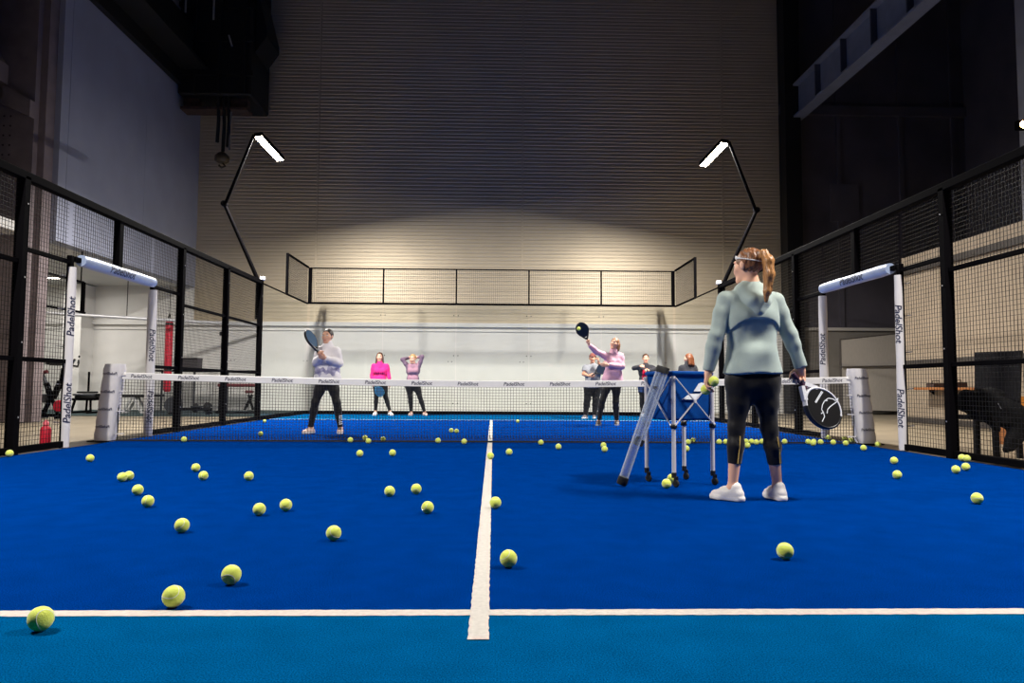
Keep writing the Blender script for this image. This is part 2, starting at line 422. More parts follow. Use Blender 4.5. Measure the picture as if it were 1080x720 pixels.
def person(name, label, Yd, J, face, up, spec, vox=.008):
    """J: joint -> (px, py[, dy]) in the photograph at court depth Yd+dy; A is the arm or leg seen on the one side, B on the other"""
    W = {}
    for k, v in J.items():
        p = atY(v[0], v[1], Yd+(v[2] if len(v) > 2 else 0.)); W[k] = p
    for k in ('aA', 'aB'): W[k][2] = .088
    f, u, s = head_frame(face, up); W['f'], W['u'], W['s'] = f, u, s
    g = spec.get('g', 1.)                                # girth
    sA, sB, hA, hB = W['sA'], W['sB'], W['hA'], W['hB']
    across = nrm(sB-sA); mid = (sA+sB)/2; pel = (hA+hB)/2; spine = nrm(mid-pel)
    hacr = nrm(hB-hA)
    loc = V3((W['aA'][0]+W['aB'][0])/2, (W['aA'][1]+W['aB'][1])/2, 0)
    neck = W.get('neck', mid+spine*.045); hd = W['head']
    def torso(o=0., e=0.):
        chest = mid-spine*.135; w = pel+spine*(.17)
        bust = np.cross(across, spine); bust = bust if bust@spec.get('front', V3(0,-1,0)) > 0 else -bust
        nb_ = neck-spine*.055
        P = [cap(nb_, sA+across*.02-spine*.012, .060*g+o*.8, .046*g+o*.8, .05), cap(nb_, sB-across*.02-spine*.012, .060*g+o*.8, .046*g+o*.8, .05), cap(sA+across*.05-spine*.05, sB-across*.05-spine*.05, .055*g+o, None, .05), cap(chest-across*.075*g, chest+across*.075*g, .098*g+o, None, .06),
             cap(w-hacr*.055*g, w+hacr*.055*g, .088*g+o+e, None, .07), cap(hA+hacr*.005+spine*.03, hB-hacr*.005+spine*.03, .098*g+o+e, None, .06),
             cap(hA-spine*.03, hB-spine*.03, .098*g+o, None, .05), cap(mid-spine*.02, neck+spine*.02, .062+o*.5, .05, .05)]
        if spec.get('bust', .9) > 0:
            for e2 in (-1, 1): P.append(ell(chest+across*e2*.07+bust*.075-spine*.005, (.055+o*.5,)*3, None, .05))
        return P
    def arm(q, o=0., end=0.):
        S, E_, w = W['s'+q], W['e'+q], W['w'+q]; w2 = w+nrm(E_-w)*end
        m1 = S+(E_-S)*.35; m2 = E_+(w-E_)*.3
        return [cap(S, m1, .050*g+o, .045*g+o, .03), cap(m1, E_, .045*g+o, .037*g+o, .03), cap(E_, m2, .038*g+o, .037*g+o, .025), cap(m2, w2, .037*g+o, .026+o, .025)]
    def leg(q, o=0., to=1.):
        H, K, A = W['h'+q], W['k'+q], W['a'+q]; d = nrm(K-H); c = K+(A-K)*.3; e = K+(A-K)*to
        bk = spec.get('front', V3(0,-1,0))*-.012
        P = [cap(H+d*.0, H+(K-H)*.45, .090*g+o, .074*g+o, .05), cap(H+(K-H)*.45, K, .074*g+o, .052*g+o, .04), cap(K, c+bk, .051*g+o, .053*g+o, .035)]
        t = min(1., (to-.3)/.7)
        P.append(cap(c+bk, c+bk+(A-c-bk)*t, .053*g+o, (.053+(.034-.053)*t)*g+o, .03)); return P
    def knee_ankle_end(q, to): K, A = W['k'+q], W['a'+q]; return K+(A-K)*to
    # the body, one surface
    body = torso()+arm('A')+arm('B')+leg('A')+leg('B')
    for q in 'AB':
        A, t = W['a'+q], nrm(spec['toe'+q]); body += [cap(A-V3(0,0,.0), A-t*.025-V3(0,0,.048), .034, .03, .02), cap(A-V3(0,0,.03), A+t*.12-V3(0,0,.06), .032, .022, .03)]
    body.append(cap(neck-spine*.03, hd-u*.05-f*.012, .053*g, .05, .03))
    groups = [(body, []), (head_prims(hd, f, u, s), [])]
    for q in 'AB':
        hs = spec['hand'+q]; groups.append((hand(W['w'+q], hs['d'], hs['n'], hs['t'], hs['c'], hs.get('sc', 1.), thumb_curl=hs.get('tc', .5)), []))
    sk = spec.get('skin', skin)
    def bm_(c):
        p = c-hd; a, b, e = p@s, p@f, p@u; r = np.zeros(len(c), int)
        fr = b > .055
        r[fr & (np.abs(e+.066) < .009) & (np.abs(a) < .021) & (b > .075)] = 1
        r[fr & (np.abs(e-.031-.004*np.cos((np.abs(a)-.034)*90)) < .004) & (np.abs(np.abs(a)-.034) < .016)] = 2
        r[fr & (np.abs(e-.008) < .007) & (np.abs(np.abs(a)-.032) < .014)] = 3
        r[fr & (np.abs(e-.008) < .0065) & (np.abs(np.abs(a)-.032) < .0055)] = 4
        return r
    P0 = solid(name, groups, vox, [sk, lipm, browm, eyew, eyed], bm_, None, 1, loc=loc, gk=.012)
    tag(P0, label, 'person', spec.get('group'))
    # trousers
    if 'legs' in spec:
        L = spec['legs']; o = L.get('o', .007); to = L.get('to', .95); top = pel+spine*L.get('top', .11)
        G = []
        for q in 'AB':
            K, A = W['k'+q], W['a'+q]; e = K+(A-K)*to; cl = [plane_keep(e, A-K)] if to < 1.02 else []
            G.append((leg(q, o, min(to+.06, 1.05)), cl))
        G.append(([cap(pel-hacr*.05*g+spine*.1, pel+hacr*.05*g+spine*.1, .094*g+o, None, .05), cap(hA+spine*.03, hB+spine*.03, .100*g+o, None, .05), cap(hA-spine*.03, hB-spine*.03, .100*g+o, None, .05)], [plane_keep(top, spine)]))
        solid(L['name'], G, vox, L['mats'], L.get('matf') and (lambda c: L['matf'](c, W)), folds(L.get('fold', .0015), 2.2, 3), 1, P0, gk=.05)
    if 'shorts' in spec:
        L = spec['shorts']; G = []
        for q in 'AB':
            H, K = W['h'+q], W['k'+q]; e = H+(K-H)*.55; G.append((leg(q, .022, .4), [plane_keep(e, K-H)]))
        G.append(([cap(pel-hacr*.05*g+spine*.08, pel+hacr*.05*g+spine*.08, .104*g, None, .05), cap(hA, hB, .118*g, None, .05)], [plane_keep(pel+spine*.12, spine)]))
        solid(L['name'], G, vox, L['mats'], None, folds(.003, 1.6, 2), 1, P0, gk=.05)
    # top
    T = spec['top']; o = T.get('o', .014); hem = pel+spine*T.get('hem', .04)
    hn = nrm(T.get('hemdir', spine))
    G = [(torso(o, T.get('loose', .01)), [plane_keep(hem, -hn)])]
    sl = T.get('sleeve', .0)
    for q in 'AB':
        if sl == 'short':
            S, E_ = W['s'+q], W['e'+q]; e = S+(E_-S)*.62
            G.append(([cap(S, S+(E_-S)*.9, .056*g+o, .058*g+o, .03)], [plane_keep(e, E_-S)]))
        else:
            w = W['w'+q]; d = nrm(w-W['e'+q]); G.append((arm(q, o*.85, 0.)+[], [plane_keep(w-d*sl, d)]))
    if T.get('collar'): G.append(([cap(neck-spine*.03, neck+(hd-neck)*T['collar'], .064+o*.4, .062+o*.3, .03)], []))
    for e in T.get('extra', []): G.append(e(W, dict(mid=mid, pel=pel, spine=spine, across=across, neck=neck)))
    solid(T['name'], G, vox, T['mats'], T.get('matf') and (lambda c: T['matf'](c, W)), folds(T.get('fold', .0035), T.get('ff', 1.), T.get('seed', 1)), 1, P0, gk=T.get('gk', .035))
    # shoes
    for q in 'AB':
        A, t = W['a'+q], nrm(spec['toe'+q])*spec.get('shoe_k', 1.); G0 = V3(A[0], A[1], 0); Sm = spec['shoe']; r = nrm(np.cross(t, V3(0,0,1)))
        z = V3(0,0,1)
        up_ = [cap(G0-t*.045+z*.045, G0+t*.05+z*.040, .036, .039, .03), cap(G0+t*.05+z*.040, G0+t*.135+z*.032, .042, .031, .03), cap(G0-t*.035+z*.05, G0-t*.028+z*.092, .036, .035, .02), cap(G0+t*.0+z*.07, G0+t*.06+z*.055, .034, .032, .03)]
        so = [cap(G0-t*.052+z*.02, G0+t*.02+z*.02, .039, .036, .02), cap(G0+t*.02+z*.02, G0+t*.09+z*.02, .036, .045, .02), cap(G0+t*.09+z*.02, G0+t*.142+z*.02, .045, .034, .02)]
        flat = lambda X, Y, Z: np.maximum(-Z+.001, Z-.032)+0*X
        G = [(up_, [lambda X, Y, Z: .008-Z+0*X]), (so, [flat])]
        def sm(c, G0=G0, t=t, r=r, A=A):
            i = np.zeros(len(c), int); i[c[:, 2] < .030] = 1; p = c-G0; a = p@t
            i[(a > .0) & (a < .11) & (np.abs(p@r) < .022) & (c[:, 2] > .06)] = 2
            return i
        solid('shoe', G, min(vox, .007), Sm, sm, None, 1, P0, gk=.01)
    # hair
    if spec.get('hair'):
        Hs = spec['hair']; R = np.array([s, f, u]); L = lambda a, b, e: hd+s*a+f*b+u*e
        cr = [ell(L(0,-.018,.028), (.083,.098,.094), R, .02)]
        hl = Hs.get('line', .045)
        clips = [plane_keep(L(0, hl, .03), nrm(f*.86-u*.50)), plane_keep(L(0,0,Hs.get('nape', -.06)), -u)]
        G = [(cr, clips)]
        for e in Hs.get('extra', []): G.append(e(L, R))
        q = Hs.get('str', .002)
        def strand(X, Y, Z):
            a = (X-hd[0])*s[0]+(Y-hd[1])*s[1]+(Z-hd[2])*s[2]; b = (X-hd[0])*f[0]+(Y-hd[1])*f[1]+(Z-hd[2])*f[2]
            return q*np.sin(a*330+4*np.sin(b*40))+q*.6*np.sin(a*150+b*170)
        solid('hair', G, min(vox, .007), Hs['mats'], Hs.get('matf') and (lambda c: Hs['matf'](c, W)), strand, 1, P0, gk=.012)
        if 'cap' in Hs:
            G = [([ell(L(0,-.012,.035), (.086,.102,.094), R, .02)], [plane_keep(L(0,0,.035), -u)]), ([cap(L(-.035,.10,.045), L(.035,.10,.045), .012, None, .01), cap(L(-.02,.135,.038), L(.02,.135,.038), .010, None, .03)], [])]
            solid('cap', G, min(vox, .007), Hs['cap'], None, None, 1, P0, gk=.01)
    return P0, W
def racket(name, label, butt, tip, nrm_, frame_m, face_m, grip_m, logo=None, holes=True, total=.455, group=None, hole_m=None, rim_split=(1,0), px_logo=None):
    """a padel bat: butt and tip of the handle's axis, nrm_ the way its face looks"""
    a = nrm(tip-butt); n = nrm(nrm_-a*(nrm_@a)); s = np.cross(a, n)
    k = np.linalg.norm(tip-butt)/total
    root = empty(name, tuple(butt)); tag(root, label, 'padel racket', group)
    hw, hl, c0 = .129, .155, .455-.152
    out = []
    for i in range(48):
        t = 2*math.pi*i/48; x = math.cos(t); y = math.sin(t)
        w = hw*(1-.13*(y < 0)*abs(y)**1.5)
        out.append((w*x, c0+hl*y))
    P = lambda x, y, z=0.: butt+(s*x+a*y+n*z)*k
    th = .019
    fr = MB(); N = len(out); vs = []; fs = []
    prof = [(1.0,-.013),(1.0,.013),(.985,.0185),(.93,.0195),(.90,.017),(.90,-.017),(.93,-.0195),(.985,-.0185)]
    for x, y in out:
        for r, z in prof: vs.append(P(x*r, c0+(y-c0)*r, z))
    m8 = len(prof)
    for i in range(N):
        for j in range(m8): fs.append((i*m8+j, ((i+1) % N)*m8+j, ((i+1) % N)*m8+(j+1) % m8, i*m8+(j+1) % m8))
    frame_ms = frame_m if isinstance(frame_m, (list, tuple)) else [frame_m]
    for i in range(N):
        xm, ym = out[i]; dark = len(frame_ms) > 1 and (xm*rim_split[0]+(ym-c0)*rim_split[1] > .03)
        fr.add(vs, fs[i*m8:(i+1)*m8], 1 if dark else 0, True)
    for e in (-1, 1):            # the two arms of the throat
        fr.bar(P(e*.012, .105), P(e*.066, .185), .026*k, .034*k, up=n)
    fr.build('frame', frame_ms, root)
    fc = MB(); inner = [(x*.92, c0+(y-c0)*.92) for x, y in out]
    fc.prism(inner, P(0,0,-.0165), s*k, a*k, n*.033*k)
    mats_ = [face_m, hole_m or black_plastic]
    if holes:
        for yy in range(-4, 5):
            for xx in range(-3, 4):
                x, y = xx*.026, c0+.0+yy*.025
                if (x/.1)**2+((y-c0)/.122)**2 > 1: continue
                for e in (-1, 1):
                    fc.prism([(x+.0055*math.cos(t*math.pi/4), y+.0055*math.sin(t*math.pi/4)) for t in range(8)], P(0,0,e*.0166), s*k, a*k, n*e*.0004, 1)
    if px_logo:
        logo = []; o_ = P(0,c0,.0172)
        for ln in px_logo:
            q_ = []
            for px, py in ln:
                d = ray(px, py); h_ = CAM+d*(((o_-CAM)@n)/(d@n)); q_.append(((h_-butt)@s/k, (h_-butt)@a/k))
            logo.append(q_)
    if logo:
        mats_.append(white_print)
        for ln in logo:
            for (p, q) in zip(ln[:-1], ln[1:]):
                fc.bar(P(p[0], p[1], .0172), P(q[0], q[1], .0172), .006*k, .0012*k, up=n, mi=2)
    fc.build('face', mats_, root)
    gm = MB().tube([P(0,0), P(0,.006), P(0,.012), P(0,.118), P(0,.135)], [.016*k,.0185*k,.0165*k,.0155*k,.018*k], 12); gm.build('handle', grip_m, root)
    return root
# ------------------------------------------------------------------ setting
YB = 12.4                                        # hall's back wall
def struct(name, mb, mats, **k): o = mb.build(name, mats); o['kind'] = 'structure'; return o
def tex_nodes(M): nt = M.node_tree; return nt, nt.nodes['Principled BSDF'], nt.links
conc = mat('concrete_floor', (138,126,106), .45, var=.16, vscale=1.3, bump=.05, bscale=30)
white_wall = mat('white_paint', (226,224,220), .55, var=.03, vscale=2.5)
soffit_m = mat('soffit_paint', (206,204,200), .7, var=.04, vscale=2)
grey_panel = mat('grey_wall_panel', (146,150,168), .6, var=.06, vscale=1.2)
clad = mat('grey_cladding', (208,194,170), .46, .66, var=.05, vscale=.8)
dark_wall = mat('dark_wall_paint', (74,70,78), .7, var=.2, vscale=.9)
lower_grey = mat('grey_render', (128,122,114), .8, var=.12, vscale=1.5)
beige = mat('beige_wall_paint', (150,135,116), .8, var=.06, vscale=2.)
black_steel = mat('black_painted_steel', (16,15,17), .6, .2)
beam_paint = mat('grey_beam_paint', (118,124,142), .55, .1, var=.1, vscale=3)
floor = struct('floor', MB().box((-16.2,-14,-.25), (15.2,YB+.3,-.014)), conc)
struct('ceiling', MB().box((-16.2,-14,14.), (15.2,YB+.3,14.2)), dark_wall)
# court carpet: two tones of blue, with sand worked into the pile
def turf(name, rgb):
    M = mat(name, rgb, .95, var=.09, vscale=6, bump=.9, bscale=420, spec=0.)
    nt, b, lk = tex_nodes(M)
    old = b.inputs['Base Color'].links[0].from_socket
    tc = nt.nodes.new('ShaderNodeTexCoord'); n = nt.nodes.new('ShaderNodeTexNoise'); n.inputs['Scale'].default_value = 230; n.inputs['Detail'].default_value = 2
    lk.new(tc.outputs['Object'], n.inputs['Vector'])
    mr = nt.nodes.new('ShaderNodeMapRange'); mr.inputs[1].default_value = .35; mr.inputs[2].default_value = .75; mr.inputs[3].default_value = .55; mr.inputs[4].default_value = 1.6
    lk.new(n.outputs['Fac'], mr.inputs[0])
    mx = nt.nodes.new('ShaderNodeMix'); mx.data_type = 'RGBA'; mx.blend_type = 'MULTIPLY'; mx.inputs[0].default_value = 1
    cb = nt.nodes.new('ShaderNodeCombineColor')
    for i in range(3): lk.new(mr.outputs[0], cb.inputs[i])
    lk.new(old, mx.inputs[6]); lk.new(cb.outputs[0], mx.inputs[7]); lk.new(mx.outputs[2], b.inputs['Base Color'])
    return M
turf_in = turf('blue_turf', (0,54,134)); turf_out = turf('teal_blue_turf', (0,87,144))
YS = float(at(510, 646)[1]); YF = float(at(517.5, 443)[1]); YE = float(at(503.5, 675)[1])
struct('court_turf', MB().box((-5.02,YS,-.03), (5.02,YF,0)), turf_in)
struct('court_turf', MB().box((-5.02,-10.,-.03), (5.02,YS,0)).box((-5.02,YF,-.03), (5.02,10.,0)), turf_out)
line_m = mat('white_line_turf', (206,201,194), .9, var=.08, vscale=60, bump=.8, bscale=380, spec=.15)
def fuzzy_strip(a, b, w):
    """a line of white carpet with a slightly ragged edge"""
    a = V3(*a); b = V3(*b); d = nrm(b-a); s = V3(d[1], -d[0], 0); L = np.linalg.norm(b-a); n = max(8, int(L/.02)); vs = []; fs = []
    for i in range(n+1):
        for e in (-1, 1): vs.append(a+d*L*i/n+s*e*(w/2+random.uniform(-.002, .002))+V3(0,0,.003))
    for i in range(n): fs.append((2*i, 2*i+1, 2*i+3, 2*i+2))
    return MB().add(vs, fs)
struct('court_line', fuzzy_strip((-5.,YS,0), (5.,YS,0), .062), line_m).location.z = -.0015
struct('court_line', fuzzy_strip((-.005,YE,0), (-.005,YF,0), .062), line_m)
struct('court_line', fuzzy_strip((-5.,YF,0), (5.,YF,0), .05), line_m)
# back wall: white lower band with a ledge, ribbed grey sheeting above
ZL = 2.60; ZA = 3.75
struct('wall_back', MB().box((-16.2,YB,-.2), (9.0,YB+.3,ZL)).box((-16.2,YB,ZL), (-9.1,YB+.3,ZA+.3)), white_wall)
rib = MB(); vs = []; fs = []; p = .11
zs = []
z = ZL+.10
while z < 14.: zs += [(z,0.), (z+.062,0.), (z+.074,.006), (z+.098,.006)]; z += p
for z, d in zs: vs += [(-9.1,YB-.02+d,z), (9.0,YB-.02+d,z)]
for i in range(len(zs)-1): fs.append((2*i, 2*i+1, 2*i+3, 2*i+2))
rib.add(vs, fs); rib.box((-9.1,YB+.03,ZL), (9.0,YB+.3,14.))
struct('wall_back', rib, clad)
led = MB().box((-16.,YB-.14,ZL-.02), (9.0,YB,ZL+.10)).box((-16.,YB-.05,ZL-.16), (9.0,YB,ZL-.10))
struct('trim_1', led, white_wall)
sj = MB()
for x in (-5.45, .9, 7.2): sj.box((x-.03,YB-.032,ZL+.1), (x+.03,YB-.016,14))
struct('trim_2', sj, clad)
pil = MB()
for x, w in ((-5.32,.08), (5.2,.12)): pil.box((x-w,YB-.05,0), (x+w,YB+.01,ZL-.16))
struct('trim_3', pil, mat('grey_pilaster', (196,196,196), .6))
# small fixing pairs along the white wall
fx = MB()
for x in np.arange(-7.9, 8.6, 2.2):
    for e in (-.055, .055): fx.lathe((x+e,YB-.006,1.52), [(.018,0),(.018,.006)], 8, (0,-1,0))
struct('trim_4', fx, mat('grey_fixing', (120,120,124), .5))
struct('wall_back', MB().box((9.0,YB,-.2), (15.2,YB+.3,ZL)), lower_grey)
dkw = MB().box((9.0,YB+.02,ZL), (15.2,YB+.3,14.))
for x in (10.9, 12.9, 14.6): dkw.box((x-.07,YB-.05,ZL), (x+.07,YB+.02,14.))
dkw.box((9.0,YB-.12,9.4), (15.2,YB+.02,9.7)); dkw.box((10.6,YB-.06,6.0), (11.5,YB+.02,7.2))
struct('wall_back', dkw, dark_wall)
struct('trim_5', MB().box((9.0,YB-.1,ZL-.04), (15.2,YB,ZL+.05)), mat('pale_ledge', (186,180,172), .6))
# left: smooth grey upper wall over an open annex with gym gear
lw = MB().box((-9.4,5.3,ZA), (-9.1,YB,14.)).box((-9.9,-14,ZA), (-9.6,4.0,14.))
for y in (5.6, 9.0): lw.box((-9.1,y-.012,ZA), (-9.094,y+.012,14.))
struct('wall_left', lw, grey_panel)
struct('ceiling', MB().box((-16.2,-14,ZA+.01), (-9.38,YB,ZA+.2)), soffit_m)
struct('wall_left', MB().box((-16.2,-14,-.2), (-16.,YB+.3,ZA)), white_wall)
colm = mat('pitted_concrete', (118,106,108), .8, var=.18, vscale=2.5, bump=.3, bscale=18)
cm = MB().box((-10.8,4.85,0), (-9.36,5.3,14.)).box((-9.36,5.0,0), (-9.22,5.3,14.))
cm.prism([(-10.8,6.85),(-9.92,6.85),(-9.92,7.25),(-10.3,7.75),(-10.8,7.95)], (0,4.55,0), (1,0,0), (0,0,1), (0,.3,0))     # the corbel
cm.box((-10.8,4.5,7.0), (-9.9,4.6,7.1)); cm.prism([(-9.92,6.4),(-9.36,6.15),(-9.36,6.5),(-9.92,6.8)], (0,4.7,0), (1,0,0), (0,0,1), (0,.15,0))
for i in range(5):
    for j in range(7): cm.lathe((-10.35+i*.13, 4.849, 5.0+j*.2), [(.022,0),(.022,.002)], 8, (0,-1,0), 1)
struct('column', cm, [colm, mat('bolt_hole', (52,44,46), .9)])
struct('gym_mat_floor', MB().box((-16.,8.2,-.014), (-5.3,YB,.004)), mat('dark_teal_rubber', (34,56,58), .85, var=.15, vscale=6))
wc = MB().box((-12.62,11.7,0), (-12.1,YB,ZA-.02)); struct('column', wc, white_wall)
# right: low beige wall beside the court, dark hall beyond
struct('wall_right', MB().box((9.7,-9.,-.2), (9.95,6.95,3.85)), beige)
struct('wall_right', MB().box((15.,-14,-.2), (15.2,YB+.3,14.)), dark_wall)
tr = MB().box((9.62,-9.,3.42), (9.7,6.95,3.56)).box((9.66,-9,1.28), (9.7,6.95,1.42)).box((9.67,-9,0), (9.7,6.95,.12))  # trunking near the top, plain dark strip midway, base strip below
struct('trim_6', tr, mat('dark_trim', (58,52,48), .7))
rx = float(atY(1072,60,3.3)[0]); rcol = MB().box((rx,2.9,0), (rx+.8,3.3,14.)); struct('column', rcol, mat('grey_column', (122,122,128), .7, var=.1, vscale=2))
struct('column', MB().box((9.02,YB-.5,0), (9.5,YB+.05,14.)), black_steel)

# ------------------------------------------------------------------ overhead
def crane_beam(x0, z0, y0, y1, label):
    r = empty('crane_beam', (x0, y1, z0)); tag(r, label, 'beam')
    w = MB().box((x0-.18,y0,z0), (x0+.18,y1,z0+.06)).box((x0-.18,y0,z0+1.0), (x0+.18,y1,z0+1.06)).box((x0-.012,y0,z0+.06), (x0+.012,y1,z0+1.0))
    w.build('girder', beam_paint, r)
    s = MB()
    for y in np.arange(y0+.8, y1, 1.55): s.box((x0-.17,y-.02,z0+.06), (x0-.012,y+.02,z0+1.0))
    s.build('stiffener', mat('dark_stiffener', (58,60,72), .6), r)
    s = MB().box((x0-.04,y0,z0+1.06), (x0+.04,y1,z0+1.16)); s.build('rail', black_steel, r)
bp_ = atY(830,126,YB); crane_beam(float(bp_[0])+.18, float(bp_[2])-.12, -9, YB-.05, 'grey steel girder with stiffeners running high along the dark hall side')
r = empty('overhead_machinery', (-8.1, 11., 9.4)); tag(r, 'black bulky machinery hanging high above the smooth grey wall', 'machinery')
MB().box((-9.08,-9,9.35), (-8.93,YB-.07,9.75)).box((-9.08,-9,9.75), (-8.2,YB-.07,9.85)).box((-9.08,-9,9.85),(-8.6,YB-.07,11.0)).build('runway_girder', black_steel, r)
b = MB().rbox((-9.05,10.6,9.05), (-6.98,12.3,13.98), .05)
for z in (9.6, 10.6, 11.6, 12.6): b.box((-9.05,10.52,z), (-6.9,10.6,z+.14))
for x in (-8.6, -7.9, -7.2): b.box((x-.06,10.5,9.05), (x+.06,10.6,13.98))
b.prism([(-6.95,10.4),(-6.62,10.9),(-6.62,11.1),(-6.95,12.4)], (0,10.8,0), (1,0,0), (0,0,1), (0,1.2,0))
b.build('housing', black_steel, r)
g = MB()
for x0, x1 in ((-9.0,-8.55), (-7.95,-7.15)): g.box((x0,10.9,8.75), (x1,11.1,9.05))
g.box((-9.0,10.7,8.66), (-7.1,11.2,8.74)).build('grille', mat('rusty_brown_metal', (64,46,40), .8, var=.4, vscale=8), r)
g = MB()
hx = lambda px, py: atY(px, py, 10.74)
for k, (px, y1) in enumerate(((230,150), (236,160), (241,155))):
    a_, b_ = hx(px,100), hx(px-1,y1); MB().tube([a_, (a_+b_)/2+V3(.03,0,0), b_], .05, 10).build('hose', rubber, r)
a_, b_ = hx(244,118), hx(242,158); MB().tube([a_, (a_+b_)/2-V3(.04,0,0), b_], .03, 8).build('cable', mat('pale_cable', (120,118,116), .6), r)
h = hx(234,172)
g = MB().lathe(h, [(.10,0),(.2,.06),(.2,.2),(.1,.3)], 14).tube([h+V3(0,0,.02),h+V3(.1,-.02,-.09),h+V3(0,-.03,-.14),h+V3(-.08,-.02,-.07)], .03, 8)
g.build('hook_block', mat('dark_brass', (84,74,58), .5, .5), r)
for x, z, l in ((-8.85,11.9,.5), (-8.05,11.9,.7), (-7.6,10.75,.32), (-7.9,12.6,.4)): MB().bar((x,10.49,z), (x+(.1 if l < .4 else 0),10.49,z-l), .04).build('conduit', mat('pale_conduit', (150,148,146), .6), r)
MB().tube([(-9.0,10.46,12.0),(-8.5,10.45,11.95),(-8.05,10.46,12.0)], .012, 6).build('conduit', MATS['pale_conduit'], r)

# ------------------------------------------------------------------ lamps on bent poles
LAMPS = []
def lamp_pole(sx, Yp, sy, label):
    X0 = 5.05*sx; r = empty('lamp_pole', (X0, Yp, 0)); tag(r, label, 'lamp', 'bent lamp poles at the court corners')
    e = V3(5.60*sx, Yp-.8*sy, 4.53); t = V3(4.78*sx, Yp-1.55*sy, 5.74)
    MB().tube([(5.12*sx,Yp,2.2 if Yp > 0 else -.014), (5.12*sx,Yp,3.05), e], [.045,.045,.036], 10).build('mast', black_metal, r)
    MB().tube([e-V3(0,0,.05), t], [.034,.028], 10).lathe(e-V3(0,.06,0), [(.06,0),(.06,.12)], 12, (0,1,0)).build('arm', black_metal, r)
    a = V3(4.69*sx, Yp-1.5*sy, 5.71); b = V3(4.69*sx, Yp-.05*sy, 5.71)
    y0, y1 = min(a[1], b[1]), max(a[1], b[1])
    tl = -math.radians(9)*sx; tx = V3(math.cos(tl),0,math.sin(tl)); tz = V3(-math.sin(tl),0,math.cos(tl)); ty = V3(0,1,0); cc = (a+b)/2; hl = (y1-y0)/2
    g = MB().obox(cc+tz*.055, tx*.075, ty*(hl+.03), tz*.033)
    for e in (-1,1): g.obox(cc+tz*.035+tx*e*.08, tx*.006, ty*(hl+.03), tz*.05)
    g.build('lamp_housing', black_metal, r)
    MB().obox(cc+tz*.005, tx*.072, ty*hl, tz*.017).build('diffuser', lamp_glow, r)
    MB().rbox((5.02*sx-.05,Yp-.06,3.05), (5.02*sx+.05,Yp+.06,3.13), .015).build('cap', white_pad, r)
    LAMPS.append((cc-tz*.015, y1-y0, tl)); return r
lamp_pole(-1, 6., 1, 'bent black pole with a lit lamp, on the fence by the grey wall')
lamp_pole(1, 6., 1, 'bent black pole with a lit lamp, rising behind the coach')
lamp_pole(-1, -7.0, -1, 'bent black pole with a lamp at the near end of the gym side fence')
lamp_pole(1, -7.0, -1, 'bent black pole with a lamp at the near end of the fence by the chair')

# ------------------------------------------------------------------ court enclosure
def wires(x, y0, y1, z0, z1, axis='y', step=.05, r=.0021):
    m = MB()
    def w(a, b): m.bar(a, b, r*2)
    n = int(round((y1-y0)/step))
    for i in range(1, n):
        q = y0+(y1-y0)*i/n; w((x,q,z0) if axis == 'y' else (q,x,z0), (x,q,z1) if axis == 'y' else (q,x,z1))
    n = int(round((z1-z0)/step))
    for i in range(1, n):
        q = z0+(z1-z0)*i/n; w((x,y0,q) if axis == 'y' else (y0,x,q), (x,y1,q) if axis == 'y' else (y1,x,q))
    return m
def side_fence(sx, label):
    X = 5.06*sx; r = empty('court_fence', (X, 0, 0)); tag(r, label, 'fence', 'tall mesh side fences')
    for y in (-6,-4,-2,2,4,6):
        m = MB().rbox((X-.05,y-.05,0), (X+.05,y+.05,3.0), .006)
        for z in (.4,1.2,1.9,2.7): m.lathe((X-sx*.05,y+.012,z), [(.009,0),(.009,.004)], 8, (-sx,0,0), 1)
        m.build('post', [black_metal, alu], r)
    MB().rbox((X-.045,-.05,2.30), (X+.045,.05,3.0), .006).build('post', black_metal, r)
    for y in (-1.08, 1.03): MB().rbox((X-.03,y-.03,0), (X+.03,y+.03,2.3), .005).build('post', black_metal, r)
    MB().rbox((X-.05,-6.05,2.96), (X+.05,6.05,3.05), .006).build('top_rail', black_metal, r)
    for y0, y1, zr in ((-6,-4,2.07), (-4,-2,2.07), (-2,-1.08,2.22), (1.03,2,2.22), (2,4,2.06), (4,6,2.06)):
        MB().rbox((X-.02,y0+.03,zr-.025), (X+.02,y1-.03,zr+.025), .0048).build('rail', black_metal, r)
        MB().rbox((X-.02,y0+.03,1.0), (X+.02,y1-.03,1.05), .0048).build('rail', black_metal, r)
        MB().rbox((X-.03,y0+.03,.015), (X+.03,y1-.03,.085), .0048).build('rail', black_metal, r)
        wires(X+sx*.022, y0+.03, y1-.03, .085, 2.96).build('mesh_panel', wire_black, r)
    MB().rbox((X-.03,-1.03,2.24), (X+.03,1.03,2.3), .005).build('rail', black_metal, r)
    wires(X+sx*.022, -1.03, 1.03, 2.3, 2.96).build('mesh_panel', wire_black, r)
    # glass at the far end, with one raised square of mesh
    g = glassmat('clear_glass') if 'G' not in MATS else MATS['G']; MATS['G'] = g
    for y0, y1 in ((6.06,7.99), (8.01,9.97)): MB().box((X-.006,y0,.09), (X+.006,y1,3.0)).build('glass_pane', g, r)
    MB().box((X-.035,6.06,0),(X+.035,10.,.09)).build('base_rail', black_metal, r)
    MB().box((X-.02,6.06,2.99),(X+.02,7.97,3.01)).box((X-.03,7.97,2.99), (X+.03,8.03,4.02)).box((X-.025,8.03,2.985), (X+.025,10.0,3.02)).box((X-.025,8.03,3.98), (X+.025,10.,4.02)).build('glass_frame', black_metal, r)
    wires(X, 8.03, 9.96, 3.02, 3.98).build('mesh_panel', wire_black, r)
    return r
fl = side_fence(-1, 'tall black mesh fence between the blue court and the gym')
fr = side_fence(1, 'tall black mesh fence between the blue court and the beige wall')
